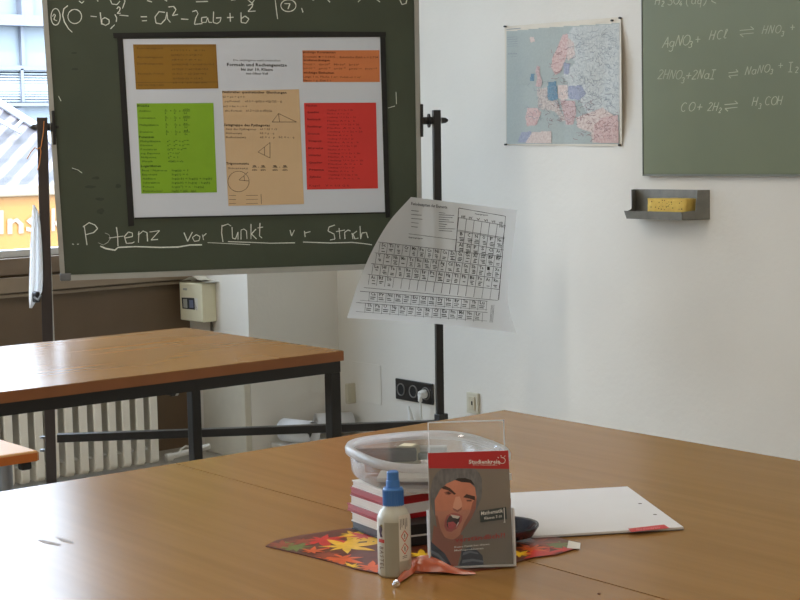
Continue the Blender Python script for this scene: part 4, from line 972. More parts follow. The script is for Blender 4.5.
# ------------------------------------------------------------------ paper rolls and papers on the floor in the corner
def roll(pa, pb, R_, label, turns=3):
    t = thing('paper_roll', (pa+pb)/2-Vector((0, 0, R_)), label, 'paper roll', 'rolled paper sheets on the floor in the corner')
    d = (pb-pa).normalized(); s_ = d.cross(Vector((0, 0, 1))).normalized(); u_ = Vector((0, 0, 1))
    prof_ = []
    n_ = 30*turns
    for i in range(n_+1):
        a = 2*math.pi*turns*i/n_; r_ = R_*(1-.5*i/n_); prof_.append((math.cos(a)*r_, math.sin(a)*r_))
    mb = MB(); vs = [pa+s_*a+u_*b for a, b in prof_]+[pb+s_*a+u_*b for a, b in prof_]
    m_ = n_+1; mb.add(vs, [[i, i+1, m_+i+1, m_+i] for i in range(n_)], 0, True)
    o = mb.build('sheet', mat('roll_white', (222, 222, 224), .5, var=.02), t); md = o.modifiers.new('thickness', 'SOLIDIFY'); md.thickness = .0015
    MB().lathe([(R_*.52, 0), (R_*.52, .002)], n=20, M=Matrix.Translation(pb-d*.03) @ d.to_track_quat('Z', 'Y').to_matrix().to_4x4()).build('core', mat('core_grey', (70, 68, 68), .6), t)
R1 = .050; R2 = .045; xr_ = X1+.075
fa, fb = onx(284, 430, X1+.06), onx(313, 431, X1+.21); zf = fa.z-R1
bxm = MB().box((X1+.006, fa.y-.03, 0), (X1+.30, YW-.02, zf-.004), bev=.004)
tag(bxm.build('storage_box', mat('storage_white', (206, 204, 198), .5, var=.03)), 'low pale flat box on the floor in the corner, carrying the paper rolls', 'box')
fb.z = fa.z
roll(fa, fb, R1, 'nearer white paper roll with grey spiral end, in the corner below the crossbar')
f2, f3 = onx(316, 424, X1+.06), onx(352, 428, X1+.11)
f2.z = max(f2.z, zf+R2+.002); f3.z = max(f3.z, zf+R2+.002)
roll(f2, f3, R2, 'farther white paper roll leaning past the nearer roll, behind the table leg')
leafsheet('paper_sheet', ((X1+.11, fa.y-.01), (X1+.15, fa.y+.16), (X1+.16, fa.y-.03)), zf+.001, lambda u, v: .012*math.sin(u*3.1), m_paper, 'white paper sheet lying flat in front of the paper rolls in the corner')

# ------------------------------------------------------------------ things on the foreground table
E0 = ZT+.0008
T = lambda px, py, z=ZT: onz(px, py, z)
# placemat with autumn leaves
outl = [(265.5, 547), (276, 541.5), (300, 536.5), (330, 532), (352, 529), (400, 523), (470, 525), (530, 530), (566, 541), (580.5, 544), (579, 549), (555, 556), (535, 558.5), (520, 562), (500, 569), (455, 573.5), (420, 574), (378, 574.5), (355, 570), (330, 562.5), (300, 555)]
P = [T(*p) for p in outl]
m_leafbg = mat('leaf_print_ground', (96, 46, 28), .35, var=.4, scale=40)
leafm = [mat('leaf_red', (200, 40, 30), .35, var=.2, scale=50), mat('leaf_orange', (214, 92, 34), .35, var=.2, scale=50), mat('leaf_yellow', (228, 180, 40), .35, var=.15, scale=50), mat('leaf_green', (108, 122, 56), .35, var=.2, scale=50), mat('leaf_rust', (150, 66, 40), .35, var=.2, scale=50)]
pm = thing('leaf_placemat', T(400, 555), 'placemat printed with red, orange and yellow autumn leaves under the tub', 'placemat')
MB().prism([p+Vector((0, 0, .0018)) for p in P], (0, 0, -.0014)).build('mat_sheet', m_leafbg, pm)
def inpoly(x, y, Q):
    c = False; j = len(Q)-1
    for i in range(len(Q)):
        if (Q[i].y > y) != (Q[j].y > y) and x < (Q[j].x-Q[i].x)*(y-Q[i].y)/(Q[j].y-Q[i].y)+Q[i].x: c = not c
        j = i
    return c
def maple(cx, cy, R_, rot, n=42):
    out = []
    for i in range(n):
        a = 2*math.pi*i/n; f_ = (i % 6)/6; tri = 1-abs(f_-.5)*2
        r_ = (.40+.75*tri**1.3)*(.72+.28*math.cos(a))*(1 if i % 2 else .93)*random.uniform(.92, 1.08)
        out.append((cx+R_*r_*math.cos(a+rot), cy+R_*r_*math.sin(a+rot)))
    return out
mb = MB(); zl = ZT+.0020
spots = [((322, 541), .028, 0), ((345, 548), .034, 2), ((297, 549), .022, 3), ((342, 560), .028, 1), ((352, 536), .022, 2), ((372, 541), .03, 2), ((283, 546.5), .018, 4), ((303, 542), .016, 4), ((370, 569), .022, 1), ((365, 538), .018, 0),
         ((545, 555), .030, 0), ((556, 546), .020, 3), ((530, 550), .02, 1), ((520, 556), .016, 2), ((567, 551), .016, 0), ((535, 544), .02, 4), ((422, 557), .018, 2), ((418, 566), .02, 1), ((440, 566), .026, 1), ((575, 547), .008, 4), ((400, 548), .02, 2), ((352, 568), .014, 2), ((325, 556), .016, 4), ((425, 535), .03, 1), ((500, 545), .03, 1), ((470, 560), .03, 0), ((490, 562), .02, 2), ((312, 553), .014, 1)]
for i, (pp, R_, mi) in enumerate(spots):
    c = T(*pp); lv = maple(c.x, c.y, R_*1.65, i*1.7)
    if not inpoly(c.x, c.y, P): continue
    # shrink vertices that leave the mat
    pts = []
    for x, y in lv:
        k = 1.0
        while k > .1 and not inpoly(c.x+(x-c.x)*k, c.y+(y-c.y)*k, P): k -= .08
        pts.append(Vector((c.x+(x-c.x)*k, c.y+(y-c.y)*k, zl+i*.00002)))
    n_ = len(pts); mb.add([Vector((c.x, c.y, zl+i*.00002))]+pts, [[0, 1+k, 1+(k+1) % n_] for k in range(n_)], mi)
mb.build('leaf_print', leafm, pm)
MB().add([T(567, 548, ZT+.0025), T(580, 549, ZT+.0025), T(580.5, 543, ZT+.007), T(568.5, 540.5, ZT+.004)], [[0, 1, 2, 3]], 0, True).build('turned_corner', m_paper, pm)
zM = ZT+.0032

# stack of booklets
P0 = T(388, 545); ex = (T(352, 531)-P0); ex.z = 0; lw = ex.length; ex.normalize(); ey = Vector((-ex.y, ex.x, 0)) 
if ey.y < 0: ey = -ey
def booklet(label, z, h, m_cov, m_pg, wd=None, ln=.200, rot=0, dx=0, dy=0, spine=.0, group='booklets stacked under the plastic tub'):
    wd = wd or lw
    t = thing('booklet', (P0.x+ex.x*wd/2+ey.x*ln/2, P0.y+ex.y*wd/2+ey.y*ln/2, z), label, 'booklet', group)
    e1 = Matrix.Rotation(rot, 3, 'Z') @ ex; e2 = Matrix.Rotation(rot, 3, 'Z') @ ey; o = P0+e1*dx+e2*dy
    Mx = Matrix(((e1.x, e2.x, 0, o.x), (e1.y, e2.y, 0, o.y), (0, 0, 1, z), (0, 0, 0, 1)))
    c = min(.0014, h*.18)
    MB().box((0, 0, 0), (wd, ln, c), 0, 0, Mx).box((0, 0, h-c), (wd, ln, h), 0, 0, Mx).box((0, 0, c), (.0012, ln, h-c), 0, 0, Mx).build('cover', m_cov, t)
    MB().box((.0015, .001, c), (wd-.001, ln-.001, h-c), 0, .0005, Mx, 1).build('page_block', m_pg, t)
    return t
cw = mat('cover_white', (220, 218, 214), .35); cr_ = mat('cover_red', (152, 14, 20), .3, var=.06); cd_ = mat('cover_dark', (44, 44, 46), .35); pgw = mat('page_white', (216, 214, 208), .6, stretch=(1, 1, 60), scale=8, var=.08)
z = zM
for lab, h, mc, mp_, rt_, dx, dy, wd in (
    ('dark grey booklet at the bottom of the stack under the tub', .011, cd_, cd_, 0, 0, 0, None),
    ('thick white booklet second from the bottom of the stack', .013, cw, pgw, .01, .001, .001, None),
    ('thin red booklet jutting out of the stack to the left', .010, cr_, cr_, -.03, -.001, -.004, .108),
    ('white booklet between the two red ones in the stack', .013, cw, pgw, 0, -.001, 0, .1),
    ('red booklet above the middle white one in the stack', .011, cr_, cr_, .015, 0, 0, None),
    ('white booklet topmost of the stack, directly under the tub', .009, cw, pgw, -.01, 0, .001, None)):
    booklet(lab, z, h, mc, mp_, wd, .2, rt_, dx, dy); z += h+.0002
ztop = z
# plastic tub
m_tub = clear_mat('cloudy_plastic', refl=.10, rough=.12, diff=.22, dcol=(.9, .91, .92)); m_rim = clear_mat('milky_rim', refl=.12, rough=.15, diff=.6, dcol=(.9, .91, .92))
zr = ztop+.035
tc_ = onz(426.5, 451, zr)
vd = Vector((ray(428, 449).x, ray(428, 449).y, 0)).normalized(); sd_ = Vector((-vd.y, vd.x, 0))
if sd_.dot(RI) < 0: sd_ = -sd_
# shape: long axis rotated a little
ang = math.radians(24); la = (sd_*math.cos(ang)+vd*math.sin(ang)); sa = Vector((-la.y, la.x, 0))
tb = thing('plastic_tub', (tc_.x, tc_.y, ztop), 'cloudy plastic tub with lid, full of craft things, on the booklet stack', 'tub')
MT = Matrix(((la.x, sa.x, 0, tc_.x), (la.y, sa.y, 0, tc_.y), (0, 0, 1, ztop+.0043), (0, 0, 0, 1)))
def sellipse(a, b, z, n=56, e=2.9):
    out = []
    for k in range(n):
        t_ = 2*math.pi*k/n; c, s_ = math.cos(t_), math.sin(t_)
        out.append(Vector((a*math.copysign(abs(c)**(2/e), c), b*math.copysign(abs(s_)**(2/e), s_), z)))
    return out
def loft(mb, rings, mi=0, capb=False, capt=False):
    n_ = len(rings[0]); vs = [MT @ p for r_ in rings for p in r_]
    mb.add(vs, [[i*n_+k, i*n_+(k+1) % n_, (i+1)*n_+(k+1) % n_, (i+1)*n_+k] for i in range(len(rings)-1) for k in range(n_)], mi, True)
    if capb: mb.add([MT @ p for p in rings[0]], [list(range(n_))[::-1]], mi)
    if capt: mb.add([MT @ p for p in rings[-1]], [list(range(n_))], mi)
    return mb
A_, B_ = .101, .122
loft(MB(), [sellipse(A_*.90, B_*.90, -.004), sellipse(A_*.925, B_*.925, .0), sellipse(A_*.95, B_*.95, .027)], capb=True).build('tub_body', m_tub, tb)
ld = loft(MB(), [sellipse(A_*.94, B_*.94, .025), sellipse(A_, B_, .026), sellipse(A_*1.005, B_*1.005, .032), sellipse(A_*.98, B_*.98, .037), sellipse(A_*.91, B_*.91, .036)]).build('lid_rim', m_rim, tb)
loft(MB(), [sellipse(A_*.91, B_*.91, .0355), sellipse(A_*.88, B_*.88, .0335)], capt=True).build('lid_panel', clear_mat('lid_clear', refl=.14, rough=.08, diff=.12, dcol=(.9, .91, .92)), tb)
def inside_item(name, px, py, z, size, rot, m, label, cat):
    c = onz(px, py, z+size[2]/2)
    Mx = Matrix.Translation(c) @ Matrix.Rotation(rot, 4, 'Z')
    s_ = Vector(size)/2
    return tag(MB().box(-s_, s_, bev=min(size)*.2, M=Mx).build(name, m), label, cat)
zi = ztop+.006
inside_item('pen_case', 386, 455, zi+.014, (.085, .028, .016), .9, mat('case_dark', (40, 42, 44), .5), 'dark flat case inside the plastic tub at its left end', 'case')
inside_item('tape_box', 408, 455, zi+.002, (.03, .03, .03), .5, mat('cream_plastic', (226, 219, 190), .4), 'cream block in the middle of the plastic tub', 'block')
inside_item('eraser', 378, 467, zi-.003, (.035, .02, .014), .6, mat('eraser_tan', (196, 150, 120), .6), 'tan eraser low inside the plastic tub behind the bottle cap', 'eraser')
inside_item('green_pouch', 414, 456, zi+.010, (.05, .014, .010), .95, mat('pouch_green', (40, 70, 50), .5), 'dark green strip lying across the things in the tub', 'pouch')
inside_item('marker_pen', 426, 450, zi+.012, (.06, .014, .012), .9, mat('marker_white', (225, 225, 222), .4), 'white marker pen with dark print inside the tub', 'pen')
inside_item('folded_paper', 415, 476, zi-.001, (.10, .05, .006), .8, m_paper, 'folded white paper along the front of the plastic tub', 'paper')
pt = onz(418, 449.5, zi+.036); 
# glue bottle
bc_ = T(395, 574.5); bc_.z = ZT
bcz = ZT+.0002
bo = thing('glue_bottle', (bc_.x, bc_.y, ZT), 'white craft glue bottle with blue cap in the foreground', 'bottle')
Rb = .0208
def hb_(py): return onplane(395, py, bc_, Vector((-vd.x, -vd.y, 0))).z-bcz
z_sh = hb_(515); z_nk = hb_(505.5); z_c1 = hb_(488); z_c2 = hb_(471)
m_bot = mat('bottle_milky', (182, 181, 168), .3, var=.02)
m_bot.node_tree.nodes['Principled BSDF'].inputs['Subsurface Weight'].default_value = .3
m_bot.node_tree.nodes['Principled BSDF'].inputs['Subsurface Radius'].default_value = (.01, .008, .005)
cc = (bc_.x, bc_.y, bcz)
MB().lathe([(.0, 0), (Rb*.9, 0), (Rb, .003), (Rb, z_sh-.004), (Rb*.97, z_sh), (Rb*.82, z_nk-.006), (Rb*.62, z_nk-.001), (Rb*.6, z_nk+.002)], cc, 44, cap=False).build('bottle_body', m_bot, bo)
m_blue = mat('cap_blue', (58, 112, 178), .35, var=.04)
mb = MB().lathe([(Rb*.60, z_nk), (Rb*.60, z_c1-.001), (Rb*.55, z_c1+.001), (Rb*.42, z_c1+.0015), (Rb*.40, z_c1+.010), (Rb*.36, z_c1+.0105), (Rb*.36, z_c2-.001), (Rb*.30, z_c2), (0, z_c2)], cc, 40, cap=False, smooth=False)
for k in range(28):
    a = 2*math.pi*k/28; mb.box((-.0006, -.0005, z_nk+.001), (.0006, .0005, z_c1-.002), M=Matrix.Translation(cc) @ Matrix.Rotation(a, 4, 'Z') @ Matrix.Translation((Rb*.605, 0, 0)))
mb.build('cap', m_blue, bo)
# label wraps the cylinder: angle 0 faces the camera
a0 = math.atan2(-vd.y, -vd.x)
def hcyl(r_):
    def f(px, py):
        s_ = max(-.985, min(.985, (px-395.2)/17.3)); th_ = a0+math.asin(s_); z_ = hb_(py+ (0)) 
        return Vector((bc_.x+math.cos(th_)*r_, bc_.y+math.sin(th_)*r_, bcz+z_))
    return f
def cpatch(mb, x0, y0_, x1, y1_, h_, mi=0, n=8):
    vs = []; 
    for i in range(n+1): vs += [h_(x0+(x1-x0)*i/n, y0_), h_(x0+(x1-x0)*i/n, y1_)]
    mb.add(vs, [[2*i, 2*i+1, 2*i+3, 2*i+2] for i in range(n)], mi, True)
mb = MB(); h1 = hcyl(Rb+.0002); h3 = hcyl(Rb+.0005)
cpatch(mb, 400.5, 512, 411.4, 557.5, h1); mb.build('back_label', mat('label_offwhite', (214, 210, 200), .4), bo)
mb = MB(); cpatch(mb, 385.8, 519, 400.4, 572, h1); mb.build('front_label', mat('label_grey', (150, 148, 134), .4), bo)
mb = MB()
for yy in (533, 545.5): 
    for dd in (0, ): mb.strokes([[(406, yy-5.5), (409.2, yy), (406, yy+5.5), (402.6, yy), (406, yy-5.5)]], .7, h3, 0)
    mb.strokes([[(406, yy-2.2), (406, yy+1)], [(405.6, yy+1.8), (406.4, yy+2.2)]], .8, h3, 1)
for k in range(5): mb.strokes([[(402+k*1.6, 515.5), (402+k*1.6, 526-(k % 3)*2)]], .5, h3, 1)
for k in range(2): mb.strokes([[(403.5, 553+k*1.6), (408, 552.6+k*1.6)]], .5, h3, 1)
cpatch(mb, 380, 536, 385.6, 539.5, h3, 2)
mb.poly([(381, 523), (383, 522), (384, 526), (383, 530), (384, 534), (381.5, 534), (380.5, 528)], h3, 3); mb.poly([(382, 521.5), (384, 521.5), (384, 525), (382.5, 524)], h3, 4)
def tv(s_, x, y, h, step, mi):
    for k, ch in enumerate(s_):
        vs, fs, W = text2d(ch, True); kk = h/.7
        mb.add([h3(x+b*kk, y+k*step+(a-W/2)*kk) for a, b in vs], fs, mi)
tv('BASTEL', 380.8, 545, 3.8, 4.0, 5)
mb.build('label_print', [mat('hazard_red', (196, 74, 52), .5), ink, mat('label_red', (178, 52, 40), .5), mat('label_violet', (60, 40, 62), .5), mat('label_olive', (130, 116, 48), .5), mat('label_letters', (120, 104, 92), .5)], bo)

# acrylic leaflet holder
hl_, hr_ = T(430.5, 571), T(514.5, 568); hu = (hr_-hl_); hu.z = 0; HWd = hu.length; hu.normalize(); hn = Vector((hu.y, -hu.x, 0))
if hn.dot(CAM-hl_) < 0: hn = -hn
lean = math.radians(9); hv = Vector((0, 0, 1))*math.cos(lean)-hn*math.sin(lean); hnn = hu.cross(hv)
if hnn.dot(hn) < 0: hnn = -hnn
HO = Vector((hl_.x, hl_.y, ZT+.0004))
hz0 = .0024
def HL(off): return lambda a, b: onplane(a, b, HO+hnn*off, hnn)
MH = Matrix(((hu.x, hv.x, hnn.x, HO.x), (hu.y, hv.y, hnn.y, HO.y), (hu.z, hv.z, hnn.z, HO.z+hz0), (0, 0, 0, 1)))
m_acr = clear_mat('clear_acrylic', tint=(.985, .99, .99), refl=.07, rough=.03, diff=0); m_acre = clear_mat('acrylic_edge_bright', refl=.3, rough=.1, diff=.75, dcol=(.95, .95, .95))  # edge material: milky white put in for light the acrylic edges catch
ho = thing('leaflet_holder', (HO.x+hu.x*HWd/2, HO.y+hu.y*HWd/2, ZT), 'clear acrylic leaflet holder standing on the leaf placemat', 'holder')
htop = (HL(-.012)(468, 423)-HO).dot(hv); hfr = (HL(.004)(428, 513)-HO).dot(hv)
MB().box((.004, .002, -.0135), (HWd-.006, htop, -.0110), 0, 0, MH).build('back_panel', m_acr, ho)
MB().box((0, .002, .0030), (HWd, hfr, .0050), 0, 0, MH).build('front_panel', m_acr, ho)
e = .0016
mb = MB().box((-.002, .002, -.0140), (0.0004, hfr, .0052), 0, .0004, MH).box((HWd-.0004, .002, -.0140), (HWd+.002, hfr, .0052), 0, .0004, MH).box((-.002, 0, -.0140), (HWd+.002, .0024, .0054), 0, .0004, MH)
mb.build('side_wall', m_acre, ho)
mb = MB().box((.004, htop-.0010, -.0136), (HWd-.0054, htop+.0004, -.0110), 0, 0, MH).box((.0030, hfr, -.0136), (.004, htop, -.0110), 0, 0, MH).box((HWd-.0066, hfr, -.0136), (HWd-.0054, htop, -.0110), 0, 0, MH)
mb.build('edge_glint', m_acre, ho)
MB().box((0, -.001, -.06), (HWd, .0012, -.012), 0, 0, Matrix.Translation((0, 0, .0)) @ MH).build('rear_foot', m_acr, ho) if False else None
# leaflet
lf = thing('leaflet', HO+hu*HWd/2+Vector((0, 0, .003)), 'leaflet with a shouting man in a grey beanie and red header, in the holder', 'leaflet')
J1 = lambda pts: [(420+a/8, 450+b/8) for a, b in pts]; J2 = lambda pts: [(420+a/8, 500+b/8) for a, b in pts]
q0 = HL(0.0)
lfc = [(427.6, 453), (508.3, 450.4), (513.6, 567.0), (431.5, 570.5)]
Q4 = [q0(*p) for p in lfc]
MB().prism([p-hnn*.0002 for p in Q4], -hnn*.0035).build('page_block', pgw, lf)
def LP(k): return HL(.00006+.00006*k)
MB().poly(lfc, LP(0)).build('cover_page', mat('leaflet_taupe', (122, 112, 100), .35, var=.05, scale=20), lf)
mb = MB()
m_l = [mat('leaflet_red', (172, 28, 26), .35, var=.03), mat('beanie_grey', (104, 103, 103), .6, var=.25, scale=260, stretch=(1, 1, .3)), mat('print_hair', (38, 28, 24), .5), mat('print_skin', (192, 124, 98), .45, var=.08, scale=60), mat('print_skin_shade', (152, 92, 74), .45, var=.08),
       mat('print_brow', (62, 38, 30), .5), mat('print_mouth', (52, 18, 18), .5), mat('print_tongue', (190, 74, 78), .5), mat('print_teeth', (224, 214, 204), .5), mat('print_lip', (176, 88, 80), .5), mat('print_shirt', (52, 58, 74), .5), mat('print_stripe', (104, 112, 126), .5), mat('label_charcoal', (46, 54, 50), .4), mat('print_white', (226, 222, 214), .5), mat('leaflet_red_text', (176, 44, 38), .5), mat('print_nose_light', (206, 150, 126), .45)]
k = 1
def lay(pts, mi):
    global k
    mb.poly(pts, LP(k), mi); k += 1
lay([(427.6, 453), (508.3, 450.4), (509.2, 468.9), (428.7, 468.3)], 0)
lay(J2([(110, 200), (150, 230), (240, 300), (300, 260), (345, 285), (335, 400), (320, 450), (295, 548), (240, 540), (200, 470), (160, 410), (95, 340)]), 4)
lay(J2([(85, 330), (130, 370), (200, 430), (240, 500), (262, 552), (90, 560)]), 10)
lay(J2([(300, 552), (330, 470), (330, 400), (400, 378), (450, 395), (500, 445), (512, 545)]), 10)
for pts in ([(90, 400), (150, 430), (215, 500), (218, 520), (150, 460), (90, 425)], [(90, 480), (140, 500), (190, 552), (160, 556), (90, 520)], [(340, 480), (420, 470), (508, 485), (508, 500), (420, 490), (335, 505)], [(345, 420), (400, 405), (460, 420), (470, 435), (400, 422), (340, 445)]): lay(J2(pts), 11)
lay(J1([(85, 420), (82, 330), (100, 240), (135, 180), (175, 152), (300, 147), (440, 148), (475, 185), (495, 230), (496, 330), (492, 380), (462, 455), (430, 520), (380, 580), (130, 560), (100, 480)]), 1)
face = [(118, 400), (160, 320), (215, 268), (285, 238), (330, 252), (400, 262), (440, 300), (452, 380), (446, 470), (415, 540), (380, 590), (345, 640), (310, 690), (270, 715), (215, 715), (165, 690), (138, 620), (122, 520)]
lay(J1(face), 3)
lay(J1([(122, 520), (140, 530), (165, 640), (200, 700), (240, 715), (215, 716), (160, 690), (135, 620)]), 4)
lay(J1([(450, 380), (446, 470), (415, 540), (380, 590), (345, 640), (320, 670), (350, 590), (400, 500), (420, 420)]), 4)
lay(J1([(282, 240), (300, 226), (360, 224), (410, 240), (440, 285), (400, 262), (330, 256)]), 2)
lay(J1([(172, 302), (200, 286), (240, 305), (288, 350), (275, 358), (225, 322), (185, 312)]), 5)
lay(J1([(345, 378), (372, 352), (442, 372), (438, 402), (395, 388)]), 5)
lay(J1([(192, 338), (228, 326), (262, 346), (232, 362), (205, 356)]), 4); lay(J1([(205, 342), (228, 335), (250, 347), (230, 355)]), 5)
lay(J1([(368, 398), (418, 398), (412, 414), (375, 412)]), 4); lay(J1([(375, 402), (412, 402), (408, 408), (380, 408)]), 5)
lay(J1([(285, 375), (318, 372), (335, 420), (338, 460), (305, 488), (262, 470), (268, 430)]), 15)
lay(J1([(260, 462), (300, 480), (338, 455), (330, 480), (300, 496), (268, 482)]), 4)
lay(J2([(198, 170), (215, 125), (255, 103), (300, 108), (338, 128), (334, 170), (290, 230), (250, 255), (215, 250), (196, 215)]), 9)
lay(J2([(212, 168), (236, 125), (320, 136), (312, 172), (275, 218), (230, 228), (214, 205)]), 6)
lay(J2([(222, 180), (265, 172), (292, 195), (262, 232), (228, 230)]), 7)
lay(J2([(243, 116), (320, 130), (305, 150), (262, 142)]), 8); lay(J2([(296, 196), (306, 176), (312, 180), (288, 222)]), 8)
lay(J1([(475, 487), (688, 455), (697, 552), (484, 580)]), 12)
LQ = LP(k+1)
mb.text('Mathematik', 420+488/8, 450+522/8, 3.7, LQ, 13, width=22, bold=True, slope=-.14); mb.text('Klassen 7-10', 420+515/8, 450+556/8, 2.6, LQ, 13, width=17.5, bold=True, slope=-.12)
mb.strokes([[(420+672/8, 450+462/8), (420+678/8, 450+580/8)], [(420+668/8, 450+578/8), (420+684/8, 450+577/8)]], .8, LQ, 13)
mb.text('Studienkreis', 420+390/8, 450+110/8, 4.0, LQ, 13, width=31, bold=True, slope=-.01); mb.text('Die Nachhilfe', 420+425/8, 450+124/8, 1.3, LQ, 13, width=24)
cx_, cy_ = 420+658/8, 450+84/8
mb.strokes([[(cx_+3*math.cos(a*.4-2), cy_+3*math.sin(a*.4-2)) for a in range(13)], [(cx_-2, cy_+2), (cx_-3, cy_+4.2)], [(cx_-1, cy_-3.6), (cx_-1.4, cy_-5.2)], [(cx_+2.2, cy_-3.6), (cx_+3, cy_-5)], [(cx_-3.4, cy_-2.4), (cx_-4.6, cy_-3.4)]], .6, LQ, 13)
mb.text('verständlich?!', 420+280/8, 500+338/8, 4.6, LQ, 14, width=50, bold=True, slope=-.1)
mb.text('Keine Panik bei diesen', 420+275/8, 500+384/8, 1.8, LQ, 13, width=35, slope=-.09, bold=True); mb.text('Matheproblemen', 420+275/8, 500+411/8, 1.8, LQ, 13, width=29, slope=-.08, bold=True)
mb.build('cover_print', m_l, lf)

# orange cellophane twist beside the bottle
m_cel = mat('orange_cellophane', (190, 82, 32), .3, var=.2, scale=40, coat=.2)
m_cel.node_tree.nodes['Principled BSDF'].inputs['Transmission Weight'].default_value = .25
mb = MB()
cl_ = [((396.5, 584), .003, .003), ((401, 579), .007, .005), ((406, 573), .011, .008), ((412, 567), .017, .010), ((419, 563), .022, .013), ((428, 563), .024, .015), ((438, 566), .020, .014), ((450, 570), .012, .012), ((462, 572.5), .006, .010), ((474, 574), .002, .006)]
vs = []; nw = 10
cen = [T(p[0], p[1], ZT+h) for p, h, w_ in cl_]
cen = [Vector((c.x, c.y, ZT)) + Vector((0, 0, 0)) for c in cen]
for i, (pp, h, w_) in enumerate(cl_):
    h *= .72; base = onz(pp[0], pp[1], ZT+h*.6); 
    d = (cen[min(i+1, len(cen)-1)]-cen[max(i-1, 0)]).normalized(); s_ = Vector((-d.y, d.x, 0))
    for j in range(nw+1):
        t_ = j/nw-.5
        vs.append(Vector((base.x, base.y, 0))+s_*w_*2*t_*.9+Vector((0, 0, ZT+.0024+h*math.cos(t_*math.pi)**.8*.95+.0012*math.sin(j*2.4+i*1.3)*(h/.01))))
for v in vs: v.z = max(v.z, ZT+.0023)
mb.add(vs, [[i*(nw+1)+j, i*(nw+1)+j+1, (i+1)*(nw+1)+j+1, (i+1)*(nw+1)+j] for i in range(len(cl_)-1) for j in range(nw)], 0, True)
o = mb.build('cellophane_wrap', m_cel); tag(o, 'shiny orange cellophane twist between the glue bottle and the leaflet holder', 'wrapper')
tipc = onz(396, 583, ZT+.005)
mb = MB(); bm = bmesh.new(); bmesh.ops.create_icosphere(bm, subdivisions=2, radius=.0048)
for v in bm.verts: v.co *= random.uniform(.75, 1.15); v.co.z = max(v.co.z, -.0042)
mb.frombm(bm, 0, False, Matrix.Translation((tipc.x, tipc.y, ZT+.0045)))
mb.build('foil_tip', mat('foil_silver', (225, 228, 232), .12, metal=.9), o)

# black zip case leaning on the stack
zc = thing('zip_case', T(414, 540, zM), 'small black zip case beside the booklets between bottle and holder', 'case')
qa, qb, qc, qd = T(398, 550), T(432, 546), T(440, 532), T(403, 545)
pts_ = [qa, qb, T(444, 536), T(404, 541)]
for p_ in pts_: p_.z = zM
mb = MB(); rings = []
mb.prism(pts_, (0, 0, .012)); mb.prism([p_+Vector((0, 0, .0145)) for p_ in pts_], (0, 0, .0135)); mb.build('case_shell', mat('case_black', (22, 22, 24), .45, var=.3, scale=60), zc)
mb = MB(); mb.prism([p_+Vector((0, 0, .012)) for p_ in pts_], (0, 0, .0025)); mb.build('zip', mat('zip_white', (196, 196, 192), .5), zc)

# dark dish behind the holder
m_dish = mat('dish_navy', (20, 28, 48), .22, var=.1, coat=.4); 
dc = onz(500, 532, ZT+.014)
ds = thing('oval_dish', (dc.x, dc.y, zM), 'dark blue oval dish half hidden behind the leaflet holder', 'dish')
MD = Matrix(((sd_.x, vd.x, 0, dc.x), (sd_.y, vd.y, 0, dc.y), (0, 0, 1, zM+.0012), (0, 0, 0, 1)))
a_ = .078
MB().lathe([(.0, 0), (.5, 0), (.8, .006), (1.0, .015), (1.0, .018), (.93, .017), (.78, .009), (.5, .004), (0, .004)], n=44, sx=a_, sy=.058, M=MD, cap=False).build('dish_shell', m_dish, ds) if False else None
prof_ = [(0, 0), (.5, 0), (.85, .006), (1.0, .018), (.99, .021), (.90, .019), (.76, .009), (.5, .004), (0, .004)]
mb = MB(); n_ = 44; vs = [MD @ Vector((r_*.052*math.cos(2*math.pi*k2/n_), r_*.045*math.sin(2*math.pi*k2/n_), z_)) for r_, z_ in prof_ for k2 in range(n_)]
mb.add(vs, [[i*n_+k2, i*n_+(k2+1) % n_, (i+1)*n_+(k2+1) % n_, (i+1)*n_+k2] for i in range(len(prof_)-1) for k2 in range(n_)], 0, True); mb.build('dish_shell', m_dish, ds)
mb = MB(); mb.lathe([(0, 0), (1, 0), (1, .001), (0, .001)], n=36, sx=.038, sy=.030, M=MD @ Matrix.Translation((0, 0, .0052)), cap=False); mb.build('dish_inlay', mat('inlay_blue_grey', (92, 102, 122), .4), ds)

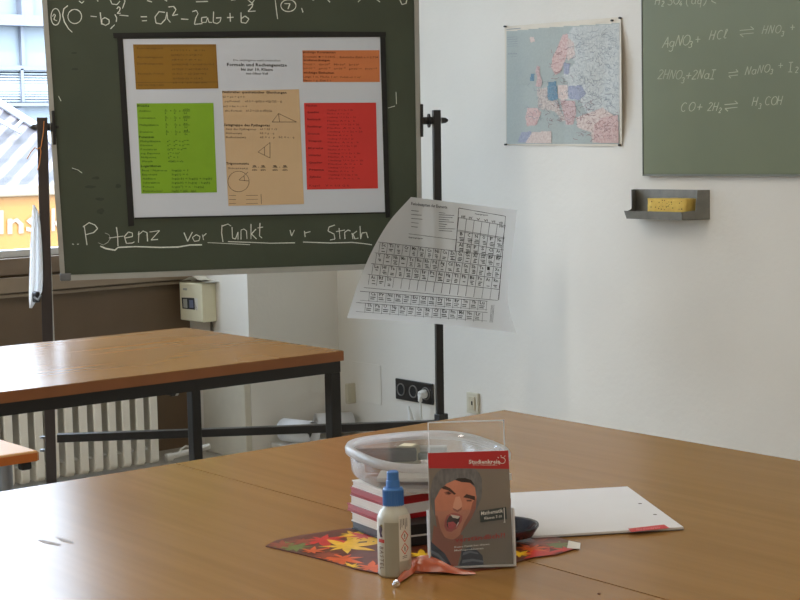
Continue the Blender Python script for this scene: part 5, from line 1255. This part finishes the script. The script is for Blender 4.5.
# writing pad
c1 = Vector((-1.446, 1.625, 0)); e1 = Vector((-.227, .13, 0)).normalized(); e2 = Vector((-e1.y, e1.x, 0))
if e2.y > 0: e2 = -e2
c1 = T(683.5, 530.5); c1.z = 0; e1 = T(627.5, 489.5)-T(683.5, 530.5); ln_ = e1.length; e1.normalize(); e2 = Vector((-e1.y, e1.x, 0)); e2 = e2 if e2.y < 0 else -e2; wd_ = .19
t = thing('writing_pad', (c1.x, c1.y, ZT), 'white writing pad with red printed corner and punched holes on the table', 'pad')
MPd = Matrix(((e1.x, e2.x, 0, c1.x), (e1.y, e2.y, 0, c1.y), (0, 0, 1, ZT+.0006), (0, 0, 0, 1)))
MB().box((0, 0, 0), (ln_, wd_+.02, .0012), 0, 0, MPd).build('backing_board', mat('backing_grey', (84, 80, 76), .6), t)
MB().box((0, 0, .0013), (ln_, wd_+.02, .0042), 0, 0, MPd).build('page_block', mat('pad_white', (214, 213, 214), .55, var=.015), t)
HPd = lambda a, b: onz(a, b, ZT+.0051)
MB().poly([(628, 528.6), (664, 524.4), (669.5, 528), (631, 532)], HPd).build('printed_logo', mat('logo_red', (190, 40, 44), .4), t)
mb = MB(); HPe = lambda a, b: onz(a, b, ZT+.0054); mb.text('Studienkreis', 636, 530.3, 2.0, HPe, 0, width=24, slope=-.08); mb.build('logo_text', mat('logo_pink', (226, 150, 150), .5), t)
for (a, b) in ((640, 503.5), (655, 514.5)):
    c = HPd(a, b); MB().lathe([(0, 0), (.003, 0)], c, 14, cap=False).build('punch_hole', mat('hole_dark', (70, 62, 56), .7), t)

# scuffs on the table surface (left foreground) and a speck
mb = MB()
for pts in ([(38, 540), (42, 539.5), (61, 544), (60, 545.5), (45, 543)], [(55.5, 537), (60, 537.5), (74, 542), (73, 543.5), (62, 541)]): mb.poly(pts, lambda a, b: onz(a, b, ZT+.0004))
o = mb.build('scuff_mark', mat('scuff_grey', (138, 118, 100), .5)); tag(o, 'two short grey scuff marks on the left of the foreground table', 'mark')
o = MB().lathe([(0, 0), (.0022, 0), (.0018, .001), (0, .0014)], onz(599, 594, ZT+.0003), 10, cap=False).build('crumb', mat('crumb_brown', (110, 70, 40), .7)); tag(o, 'tiny brown crumb on the foreground table below the pad', 'crumb')

for o in S.objects:
    if '_base' in o: del o['_base']
